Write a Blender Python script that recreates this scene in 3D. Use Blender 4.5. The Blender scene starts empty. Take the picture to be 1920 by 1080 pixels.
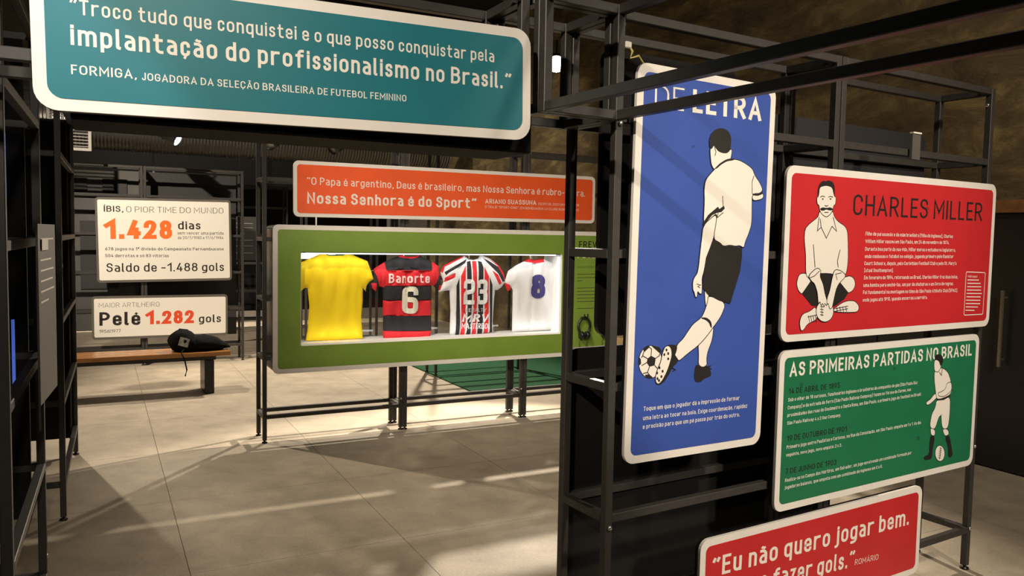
import bpy, bmesh, math, random
from mathutils import Vector, Matrix, noise
from mathutils.geometry import delaunay_2d_cdt, tessellate_polygon
random.seed(7)
SC = bpy.context.scene
COL = SC.collection

# ---------------------------------------------------------------- camera, world, light, exposure
cam = bpy.data.objects.new('camera', bpy.data.cameras.new('camera'))
COL.objects.link(cam)
cam.data.sensor_width = 36.0
cam.data.lens = 36.0 * 1489.85 / 1920.0
cam.data.clip_start = 0.05
P_, R_ = math.radians(3.6604), math.radians(1.075)
_f = Vector((0, math.cos(P_), -math.sin(P_)))
_u = Vector((0, math.sin(P_), math.cos(P_)))
_r = Vector((1, 0, 0)) * math.cos(R_) + _u * math.sin(R_)
_up = _u * math.cos(R_) - Vector((1, 0, 0)) * math.sin(R_)
m = Matrix((_r, _up, -_f)).transposed().to_4x4()
m.translation = (0, 0, 1.6)
cam.matrix_world = m
SC.camera = cam
vs = SC.view_settings
vs.view_transform = 'Standard'; vs.look = 'None'; vs.gamma = 1.0; vs.use_curve_mapping = False
vs.exposure = 0.0
w = bpy.data.worlds.new('world'); SC.world = w; w.use_nodes = True
w.node_tree.nodes['Background'].inputs['Color'].default_value = (1.0, 0.86, 0.7, 1)
w.node_tree.nodes['Background'].inputs['Strength'].default_value = 0.012
WARM = (1.0, 0.87, 0.70)
def spot(name, loc, to, power, ang, blend=0.4, size=0.04, col=WARM):
    l = bpy.data.lights.new(name, 'SPOT'); l.energy = power; l.spot_size = math.radians(ang)
    l.spot_blend = blend; l.shadow_soft_size = size; l.color = col
    o = bpy.data.objects.new(name, l); COL.objects.link(o)
    o.location = loc
    o.rotation_euler = (Vector(to) - Vector(loc)).to_track_quat('-Z', 'Y').to_euler()
    return o
# gallery spotlights that hang above the walkway and behind the viewpoint
spot('gallery_or_fill_light', (2.7, -.2, 4.3), (1.6, 3.4, 1.1), 620, 60, .8, .12)
spot('gallery_or_fill_light', (4.0, -1.2, 3.6), (1.1, 3.3, 1.1), 680, 36, .8, .25)
spot('gallery_or_fill_light', (-1.9, -2.2, 4.3), (-.5, 2.2, 2.05), 1150, 24, .8, .06)
spot('gallery_or_fill_light', (-2.5, -.4, 3.7), (-1.12, 1.85, 1.98), 420, 9, .6, .02, (.95, .97, 1))
spot('gallery_or_fill_light', (-1.5, 2.6, 4.6), (-.4, 6.6, 1.8), 820, 46, .9, .06)
spot('gallery_or_fill_light', (-4.3, 5.4, 4.6), (-3.9, 9.6, 1.2), 1500, 42, .8, .06)
# lights beyond the frames that rake the floor, then spots added for brightness
spot('gallery_or_fill_light', (-1.0, 10.8, 4.7), (-1.4, 8.6, 0), 1500, 70, .7, .05)
spot('gallery_or_fill_light', (-4.6, 7.4, 4.7), (-2.6, 7.0, 0), 620, 70, .7, .03)
spot('gallery_or_fill_light', (.447, 8.9, 3.52), (-.2, 4.9, 0), 1700, 60, .35, .03)
spot('gallery_or_fill_light', (3.4, .6, 4.7), (5.6, 6.2, 3.0), 620, 80, .9, .1)  # added fill that brightens the raw right wall, no fixture of its own
spot('gallery_or_fill_light', (-.9, 8.0, 4.6), (.0, 11.6, 2.5), 420, 50, .9, .1)  # added fill for the far stretch of the raw wall
spot('gallery_or_fill_light', (-5.0, 9.6, 4.9), (-4.6, 11.4, 3.3), 700, 110, .9, .05)  # added above the big duct to put a highlight on its ribs
spot('gallery_or_fill_light', (.1, 4.4, 4.9), (-.1, 4.4, 0), 260, 62, .8, .05)  # added overhead spot, lifts the walkway floor
spot('gallery_or_fill_light', (.7, -.9, 3.5), (-1.9, 3.0, 1.2), 170, 42, .9, .1)  # added spot for the walkway side of the left frames


# ---------------------------------------------------------------- helpers
def rot2(a): a = math.radians(a); return math.cos(a), math.sin(a)
class Fr:
    """a vertical construction plane: origin on the floor, u along it, v behind it, z up"""
    def __init__(s, o, yaw): s.o = Vector((o[0], o[1], 0)); s.yaw = yaw; s.c, s.s = rot2(yaw)
    def pt(s, u, v, z): return Vector((s.o.x + u * s.c - v * s.s, s.o.y + u * s.s + v * s.c, z))
FR = Fr((0.3312, 2.6352), 31.74)
FT = Fr((0.0971, 2.4434), 28)
FC = Fr((-1.8681, 5.9416), 27.8)
FP = Fr((-4.3386, 9.351), 28)
FL = Fr((-2.4234, 4.2742), 26.4)
FM = Fr((0, 0), 27.5)

MATS = {}
def mat(name, col, rough=0.5, metal=0.0, var=0.0, scale=8.0, bump=0.0, emit=0.0, spec=0.5, ecol=None):
    if name in MATS: return MATS[name]
    m = bpy.data.materials.new(name); m.use_nodes = True; nt = m.node_tree
    b = nt.nodes['Principled BSDF']
    b.inputs['Base Color'].default_value = (*col, 1); b.inputs['Roughness'].default_value = rough
    b.inputs['Metallic'].default_value = metal; b.inputs['Specular IOR Level'].default_value = spec
    if emit:
        b.inputs['Emission Color'].default_value = (*(ecol or col), 1); b.inputs['Emission Strength'].default_value = emit
    if var or bump:
        g = nt.nodes.new('ShaderNodeNewGeometry'); n = nt.nodes.new('ShaderNodeTexNoise')
        n.inputs['Scale'].default_value = scale; n.inputs['Detail'].default_value = 6
        nt.links.new(g.outputs['Position'], n.inputs['Vector'])
        if var:
            mr = nt.nodes.new('ShaderNodeMapRange'); mr.inputs['From Min'].default_value = .3; mr.inputs['From Max'].default_value = .7
            mr.inputs['To Min'].default_value = 1 - var; mr.inputs['To Max'].default_value = 1 + var
            vm = nt.nodes.new('ShaderNodeVectorMath'); vm.operation = 'SCALE'; vm.inputs[0].default_value = col
            nt.links.new(n.outputs['Fac'], mr.inputs['Value']); nt.links.new(mr.outputs[0], vm.inputs['Scale'])
            nt.links.new(vm.outputs[0], b.inputs['Base Color'])
        if bump:
            bp = nt.nodes.new('ShaderNodeBump'); bp.inputs['Strength'].default_value = bump; bp.inputs['Distance'].default_value = .02
            nt.links.new(n.outputs['Fac'], bp.inputs['Height']); nt.links.new(bp.outputs[0], b.inputs['Normal'])
    MATS[name] = m
    return m
STEEL = mat('dark_steel', (.04, .036, .033), .48, .0, .12, 30)
BLACK = mat('black_board', (.012, .011, .011), .32, spec=.4)
MATTE = mat('black_matte', (.01, .0095, .009), .8, spec=.2)
WHITE = mat('white_board', (.78, .74, .69), .45, var=.03, scale=12)
CREAM = mat('print_cream', (.82, .77, .70), .5)
INK = mat('print_black', (.016, .014, .013), .5)
ZINC = mat('zinc', (.7, .68, .62), .3, .9)
SIGNCOL = dict(teal=(.012, .165, .205), blue=(.04, .085, .37), red=(.55, .022, .028), green=(.014, .165, .072),
               rom=(.52, .018, .022), orange=(.84, .105, .022), case=(.19, .30, .042), ibis=(.83, .79, .71), pele=(.83, .79, .71))
SMUDGE = {k: mat('smudge_' + k, tuple(c * .55 for c in v), .6) for k, v in SIGNCOL.items() if k in ('blue', 'red', 'green', 'teal')}
INKS = {'w': CREAM, 'k': INK, 'o': mat('print_orange', (.86, .16, .02), .5), 'r': mat('print_red', (.75, .07, .02), .5)}

def link(name, me, mats, parent=None):
    o = bpy.data.objects.new(name, me); COL.objects.link(o)
    if mats:
        for mm in (mats if isinstance(mats, (list, tuple)) else [mats]): me.materials.append(mm)
    if parent: o.parent = parent
    return o
def pyd(name, v, f, mats, parent=None, mi=None, smooth=False):
    me = bpy.data.meshes.new(name); me.from_pydata([tuple(p) for p in v], [], f)
    o = link(name, me, mats, parent)
    if mi:
        for i, p in enumerate(me.polygons): p.material_index = mi[i]
    if smooth:
        for p in me.polygons: p.use_smooth = True
    return o
def tag(o, label=None, cat=None, group=None, kind=None):
    if label: o['label'] = label
    if cat: o['category'] = cat
    if group: o['group'] = group
    if kind: o['kind'] = kind
    return o
def thing(name, label, cat, loc=(0, 0, 0), yaw=0, group=None, tilt=0):
    o = bpy.data.objects.new(name, None); COL.objects.link(o); o.empty_display_size = .05
    o.location = loc; o.rotation_euler = (0, -math.radians(tilt), math.radians(yaw))
    return tag(o, label, cat, group)
CUBE = [(0, 1, 3, 2), (4, 6, 7, 5), (0, 4, 5, 1), (2, 3, 7, 6), (0, 2, 6, 4), (1, 5, 7, 3)]
def boxm(bm, a, b):
    vs_ = [bm.verts.new((x, y, z)) for x in (a[0], b[0]) for y in (a[1], b[1]) for z in (a[2], b[2])]
    for f in CUBE: bm.faces.new([vs_[i] for i in f])
def bev(bm, r, seg=1):
    bmesh.ops.recalc_face_normals(bm, faces=bm.faces[:])
    if r: bmesh.ops.bevel(bm, geom=bm.edges[:], offset=r, segments=seg, affect='EDGES', profile=.6)
def fin(name, bm, mats, parent=None, smooth=False):
    me = bpy.data.meshes.new(name); bm.to_mesh(me); bm.free()
    if smooth:
        for p in me.polygons: p.use_smooth = True
    return link(name, me, mats, parent)
def box(name, a, b, mats, parent=None, bevel=0.0):
    """box between two corners; its origin sits at the first corner's base centre"""
    c = Vector(((a[0] + b[0]) / 2, (a[1] + b[1]) / 2, min(a[2], b[2])))
    bm = bmesh.new(); boxm(bm, Vector(a) - c, Vector(b) - c); bev(bm, bevel)
    o = fin(name, bm, mats, parent); o.location = c
    return o
TUBE = {}
T = .03
def tube(name, parent, axis, p, L, t=T, material=None):
    """square steel tube with softened edges along axis x, y or z, starting at p (its centre line)"""
    key = (axis, round(L, 3), t)
    if key not in TUBE:
        bm = bmesh.new(); h = t / 2
        a = [-h, -h, -h]; b = [h, h, h]; i = 'xyz'.index(axis); a[i] = 0; b[i] = L
        boxm(bm, a, b); bev(bm, .0022)
        me = bpy.data.meshes.new(name); bm.to_mesh(me); bm.free(); me.materials.append(material or STEEL); TUBE[key] = me
    o = bpy.data.objects.new(name, TUBE[key]); COL.objects.link(o); o.parent = parent; o.location = p
    return o
_ml = {}
def lathe(name, prof, mats, parent=None, seg=16, axis='z', smooth=True):
    v = []; f = []; n = len(prof)
    for i in range(seg):
        a = 2 * math.pi * i / seg
        for r, h in prof: v.append((r * math.cos(a), r * math.sin(a), h))
    for i in range(seg):
        for j in range(n - 1):
            a = i * n + j; b = ((i + 1) % seg) * n + j; f.append((a, b, b + 1, a + 1))
    if axis == 'y': v = [(x, -z, y) for x, y, z in v]
    return pyd(name, v, f, mats, parent, smooth=smooth)
def cyl_between(bm, p, q, r, seg=8):
    p = Vector(p); q = Vector(q); d = q - p; M = d.to_track_quat('Z', 'Y').to_matrix()
    A = [bm.verts.new(p + M @ Vector((r * math.cos(2 * math.pi * i / seg), r * math.sin(2 * math.pi * i / seg), 0))) for i in range(seg)]
    B = [bm.verts.new(v.co + d) for v in A]
    for i in range(seg): bm.faces.new((A[i], A[(i + 1) % seg], B[(i + 1) % seg], B[i]))
    bm.faces.new(A[::-1]); bm.faces.new(B)
def path(bm, pts, r, seg=8):
    pts = [Vector(p) for p in pts]; rings = []
    for i, p in enumerate(pts):
        d = (pts[min(i + 1, len(pts) - 1)] - pts[max(i - 1, 0)]).normalized(); M = d.to_track_quat('Z', 'Y').to_matrix()
        rr = r[i] if isinstance(r, (list, tuple)) else r
        rings.append([bm.verts.new(p + M @ Vector((rr * math.cos(2 * math.pi * k / seg), rr * math.sin(2 * math.pi * k / seg), 0))) for k in range(seg)])
    for a, b in zip(rings, rings[1:]):
        for k in range(seg): bm.faces.new((a[k], a[(k + 1) % seg], b[(k + 1) % seg], b[k]))
    bm.faces.new(rings[0][::-1]); bm.faces.new(rings[-1])

def rrect(x0, z0, x1, z1, r, n=6):
    o = []
    for cx, cz, a in ((x1 - r, z1 - r, 0), (x0 + r, z1 - r, 90), (x0 + r, z0 + r, 180), (x1 - r, z0 + r, 270)):
        for i in range(n + 1):
            t = math.radians(a + 90 * i / n); o.append((cx + r * math.cos(t), cz + r * math.sin(t)))
    return o
def inside(p, poly):
    x, y = p; c = False; j = len(poly) - 1
    for i in range(len(poly)):
        a, b = poly[i], poly[j]
        if (a[1] > y) != (b[1] > y) and x < (b[0] - a[0]) * (y - a[1]) / (b[1] - a[1]) + a[0]: c = not c
        j = i
    return c
def cdt(loops, extra=()):
    V = []; E = []
    for L in loops:
        s = len(V); V += [Vector(p) for p in L]; E += [(s + i, s + (i + 1) % len(L)) for i in range(len(L))]
    V += [Vector(p) for p in extra]
    r = delaunay_2d_cdt(V, E, [], 0, 1e-6)
    return r[0], r[2]
def plate(name, outer, y0, y1, mats, parent, holes=()):
    """a flat board of real thickness with the given outline (x, z) and holes, from depth y0 (front) to y1"""
    V, F = cdt([outer] + list(holes)); keep = []
    for f in F:
        c = sum((V[i] for i in f), Vector((0, 0))) / len(f)
        if inside(c, outer) and not any(inside(c, h) for h in holes): keep.append(tuple(f))
    n = len(V); v = [(p.x, y0, p.y) for p in V] + [(p.x, y1, p.y) for p in V]
    f = []; ed = {}
    for t in keep:
        a, b, c = [V[i] for i in t[:3]]
        if (b - a).cross(c - a) < 0: t = t[::-1]
        f.append(t); f.append(tuple(i + n for i in t[::-1]))
        for i in range(len(t)): ed[(t[i], t[(i + 1) % len(t)])] = 1
    for (a, b) in ed:
        if (b, a) not in ed: f.append((b, a, a + n, b + n))
    return pyd(name, v, f, mats, parent)

# ---------------------------------------------------------------- a monoline lettering alphabet (built as strokes)
BOWL = '0,72,24 50,72,24 50,0,24 0,0,24z'
G = {
'A': (64, '0,0 32,100 64,0;12,30 52,30'), 'B': (58, '30,54 0,54 0,100 54,100,23 54,54,23 28,54;0,54 0,0 58,0,27 58,54,27 30,54'),
'C': (56, '56,74 56,100,27 0,100,27 0,0,27 56,0,27 56,26'), 'D': (60, '0,0 0,100 60,100,32 60,0,32 0,0z'),
'E': (48, '48,100 0,100 0,0 48,0;0,52 42,52'), 'F': (46, '46,100 0,100 0,0;0,50 40,50'),
'G': (58, '57,76 57,100,27 0,100,27 0,0,27 58,0,27 58,48 34,48'), 'H': (58, '0,0 0,100;58,0 58,100;0,52 58,52'),
'I': (0, '0,0 0,100'), 'J': (40, '40,100 40,0,22 0,0,20 0,20'), 'K': (56, '0,0 0,100;53,100 0,36;20,60 56,0'),
'L': (46, '0,100 0,0 46,0'), 'M': (74, '0,0 0,100 37,32 74,100 74,0'), 'N': (60, '0,0 0,100 60,0 60,100'),
'O': (60, '0,0,30 0,100,30 60,100,30 60,0,30z'), 'P': (56, '0,0 0,100 56,100,26 56,46,26 0,46'),
'Q': (60, '0,0,30 0,100,30 60,100,30 60,0,30z;36,24 62,-4'), 'R': (58, '0,0 0,100 56,100,26 56,47,26 0,47;28,47 58,0'),
'S': (54, '53,78 53,100,25 1,100,25 1,55,23 54,52,24 54,0,26 0,0,26 0,22'), 'T': (54, '0,100 54,100;27,100 27,0'),
'U': (58, '0,100 0,0,29 58,0,29 58,100'), 'V': (60, '0,100 30,0 60,100'), 'W': (92, '0,100 22,0 46,88 70,0 92,100'),
'X': (56, '0,100 56,0;56,100 0,0'), 'Y': (56, '0,100 28,46 56,100;28,46 28,0'), 'Z': (52, '0,100 52,100 0,0 52,0'),
'a': (47, '5,72 47,72,21 47,0;47,42 0,42,20 0,0,20 47,0,18 47,16'), 'b': (50, '0,100 0,0;' + BOWL),
'c': (44, '44,54 44,72,22 0,72,22 0,0,22 44,0,22 44,18'), 'd': (50, '50,100 50,0;' + BOWL),
'e': (48, '0,36 48,36 48,72,23 0,72,23 0,0,23 48,0,20 48,12'), 'f': (30, '30,100 11,100,15 11,0;0,70 28,70'),
'g': (50, BOWL + ';50,72 50,-26,20 5,-26'), 'h': (48, '0,0 0,100;0,48 0,72,22 48,72,22 48,0'),
'i': (0, '0,0 0,72;0,94 0,97'), 'j': (8, '8,72 8,-26,14 -6,-26;8,94 8,97'), 'k': (44, '0,0 0,100;41,72 0,26;16,42 44,0'),
'l': (7, '0,100 0,0,9 6,0'), 'm': (78, '0,0 0,72;0,50 0,72,20 39,72,20 39,0;39,50 39,72,20 78,72,20 78,0'),
'n': (48, '0,0 0,72;0,48 0,72,22 48,72,22 48,0'), 'o': (50, BOWL), 'p': (50, '0,72 0,-26;' + BOWL), 'q': (50, '50,72 50,-26;' + BOWL),
'r': (30, '0,0 0,72;0,48 0,72,20 30,72'), 's': (42, '40,60 40,72,17 1,72,17 1,38,17 42,36,17 42,0,18 0,0,18 0,13'),
't': (30, '10,96 10,0,15 30,0;0,70 28,70'), 'u': (48, '0,72 0,0,22 48,0,22 48,24;48,72 48,0'), 'v': (46, '0,72 23,0 46,72'),
'w': (72, '0,72 17,0 36,64 55,0 72,72'), 'x': (44, '0,72 44,0;44,72 0,0'), 'y': (46, '0,72 23,0;46,72 16,-26 4,-26'),
'z': (40, '0,72 40,72 0,0 40,0'),
'0': (54, '0,0,27 0,100,27 54,100,27 54,0,27z'), '1': (26, '0,76 26,100 26,0'), '2': (54, '0,76 0,100,26 54,100,26 54,58,22 0,0 54,0'),
'3': (53, '2,82 2,100,24 51,100,24 51,55,22 24,55;24,55 53,55,24 53,0,26 0,0,26 0,20'), '4': (56, '34,100 0,24 56,24;42,50 42,0'),
'5': (54, '50,100 5,100 2,60 54,62,26 54,0,27 0,0,27 0,18'), '6': (54, '38,100 4,44;0,62,26 54,62,26 54,0,26 0,0,26z'),
'7': (50, '0,100 50,100 18,0'), '8': (54, '3,54,22 3,100,22 51,100,22 51,54,22z;0,0,26 0,54,26 54,54,26 54,0,26z'),
'9': (54, '16,0 50,56;0,38,26 54,38,26 54,100,26 0,100,26z'),
'.': (0, '0,0 0,4'), ',': (4, '4,2 0,-14'), ':': (0, '0,0 0,4;0,56 0,60'), '-': (26, '0,42 26,42'), '|': (0, '0,-12 0,108'),
'/': (36, '0,-6 36,106'), '[': (18, '18,110 0,110 0,-14 18,-14'), ']': (18, '0,110 18,110 18,-14 0,-14'),
'“': (26, '2,84 6,94;24,84 28,94'), '”': (26, '6,96 2,86;28,96 24,86'), '’': (5, '5,100 0,80'), '"': (16, '0,100 0,80;16,100 16,80'),
'⁶': (54, '54,84 54,100,11 0,100,11 0,0,13 54,0,13 54,52,13 2,52'), '⁸': (54, '3,54,13 3,100,13 51,100,13 51,54,13z;0,0,13 0,54,13 54,54,13 54,0,13z'),
'²': (54, '0,76 0,100,10 54,100,10 54,54,6 0,44,8 0,0 54,0'), '³': (54, '0,80 0,100,10 54,100,10 54,52,12 20,52;20,52 54,52,12 54,0,10 0,0,10 0,20'),
'ª': (24, '2,100 24,100,10 24,66;24,86 0,86,8 0,66,8 24,66'), '?': (48, '0,78 0,100,24 48,100,24 48,56,18 24,48 24,30;24,0 24,4'), ' ': (26, ''),
}
ACC = {'í': ('i', 'a'), 'Í': ('I', 'A'), 'é': ('e', 'a'), 'ó': ('o', 'a'), 'á': ('a', 'a'), 'ã': ('a', 't'), 'Ã': ('A', 'T'), 'õ': ('o', 't'), 'Õ': ('O', 'T'),
       'ê': ('e', 'c'), 'ô': ('o', 'c'), 'Ê': ('E', 'C'), 'ç': ('c', 'd'), 'Ç': ('C', 'd'), 'Á': ('A', 'A'), 'á': ('a', 'a'), 'à': ('a', 'a')}
def parse(s):
    out = []
    for st in s.split(';'):
        if not st: continue
        cl = st.endswith('z'); st = st.rstrip('z')
        out.append((cl, [tuple(map(float, p.split(','))) for p in st.split()]))
    return out
def fillet(pts, cl, seg):
    n = len(pts); o = []
    for i, p in enumerate(pts):
        r = p[2] if len(p) > 2 else 0; P = Vector(p[:2])
        if r == 0 or (not cl and i in (0, n - 1)): o.append(P); continue
        A = Vector(pts[i - 1][:2]) - P; B = Vector(pts[(i + 1) % n][:2]) - P
        la, lb = A.length, B.length; A.normalize(); B.normalize()
        ha = la if (not cl and i == 1) else la / 2; hb = lb if (not cl and i == n - 2) else lb / 2
        if len(pts[i - 1]) < 3: ha = la
        if len(pts[(i + 1) % n]) < 3: hb = lb
        t = min(r, ha, hb); S = P + A * t; E = P + B * t
        for k in range(seg + 1):
            q = k / seg; a_ = math.pi / 2 * q
            o.append(P + A * t * (1 - math.sin(a_)) + B * t * (1 - math.cos(a_)))
    return o
def ribbon(V, F, pts, w, cl, cap=True):
    q = [pts[0]]
    for p in pts[1:]:
        if (p - q[-1]).length > 1e-5: q.append(p)
    if cl and (q[0] - q[-1]).length < 1e-5: q.pop()
    n = len(q)
    if n < 2: return
    if cap and not cl:
        q[0] = q[0] - (q[1] - q[0]).normalized() * w / 2; q[-1] = q[-1] + (q[-1] - q[-2]).normalized() * w / 2
    s = len(V)
    for i, p in enumerate(q):
        a = q[i - 1] if (cl or i > 0) else None; b = q[(i + 1) % n] if (cl or i < n - 1) else None
        d1 = (p - a).normalized() if a is not None else None; d2 = (b - p).normalized() if b is not None else None
        if d1 is None: d1 = d2
        if d2 is None: d2 = d1
        n1 = Vector((-d1.y, d1.x)); n2 = Vector((-d2.y, d2.x)); mm = n1 + n2
        if mm.length < .3: mm = n1
        mm.normalize(); k = w / 2 / max(mm.dot(n1), .42)
        V.append(p + mm * k); V.append(p - mm * k)
    for i in range(n if cl else n - 1):
        a = s + 2 * i; b = s + 2 * ((i + 1) % n); F.append((a, a + 1, b + 1, b))
def glyphs(txt, w, seg=3):
    """2-D strokes of one line at cap height 100; returns verts, faces, width"""
    V = []; F = []; x = 0; K = []
    gap = 19 - .25 * w
    for ch in txt:
        base, ac = ACC.get(ch, (ch, None)); W, s = G[base]
        if ch == ' ': x += W; continue
        Wn = max(W, 0); Wo = Wn + (w if Wn <= 38 else 0)
        def mp(p, W=W):
            kx = (W - w) / W if W > 38 else 1.0
            return (x + w / 2 + p[0] * kx, w / 2 + p[1] * (100 - w) / 100) + tuple(p[2:])
        for cl, pp in parse(s):
            ribbon(V, F, fillet([mp(p) for p in pp], cl, seg), w, cl); K += [(K[-1] + 1) % 7 if K else 0] * (len(V) - len(K))
        if ac:
            cx = W / 2; up = 0 if ac.islower() else 28; y = 86 + up; aw = w * .8; L = []
            if ac in 'aA': L = [(cx - 3, y), (cx + 9, y + 15)]
            if ac in 'tT': L = [(cx - 17, y + 2), (cx - 8, y + 9), (cx + 7, y + 2), (cx + 17, y + 9)]
            if ac in 'cC': L = [(cx - 14, y), (cx, y + 13), (cx + 14, y)]
            if ac == 'd': L = [(cx, 0), (cx, -12), (cx - 8, -24)]
            ribbon(V, F, [Vector(mp(p)[:2]) for p in L], aw, False, False); K += [(K[-1] + 1) % 7] * (len(V) - len(K))
        x += Wo + gap
    return [Vector((p.x, p.y, k)) for p, k in zip(V, K)], F, x - gap
class Ink:
    def __init__(s): s.v = []; s.f = []; s.m = []
    def add(s, V, F, fn, mi=0):
        k = len(s.v); s.v += [fn(p) for p in V]; s.f += [tuple(i + k for i in f) for f in F]; s.m += [mi] * len(F)
def setline(ink, txt, x0, z0, x1, z1, h, wt, y, skew=0, seg=3, surf=None):
    V, F, W = glyphs(txt, wt, seg)
    L = math.hypot(x1 - x0, z1 - z0); a = math.atan2(z1 - z0, x1 - x0); kx = L / W; kz = h / 100
    def fn(p):
        X = (p.x + skew * p.y) * kx; Zz = p.y * kz
        gx = x0 + X * math.cos(a) - Zz * math.sin(a); gz = z0 + X * math.sin(a) + Zz * math.cos(a)
        return (gx, (y if surf is None else surf(gx, gz)) - p.z * .00002, gz)
    ink.add(V, F, fn)
def chaikin(P, it=2):
    for _ in range(it):
        o = []
        for i in range(len(P)):
            a = Vector(P[i]); b = Vector(P[(i + 1) % len(P)]); o += [a * .78 + b * .22, a * .22 + b * .78]
        P = o
    return P

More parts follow.
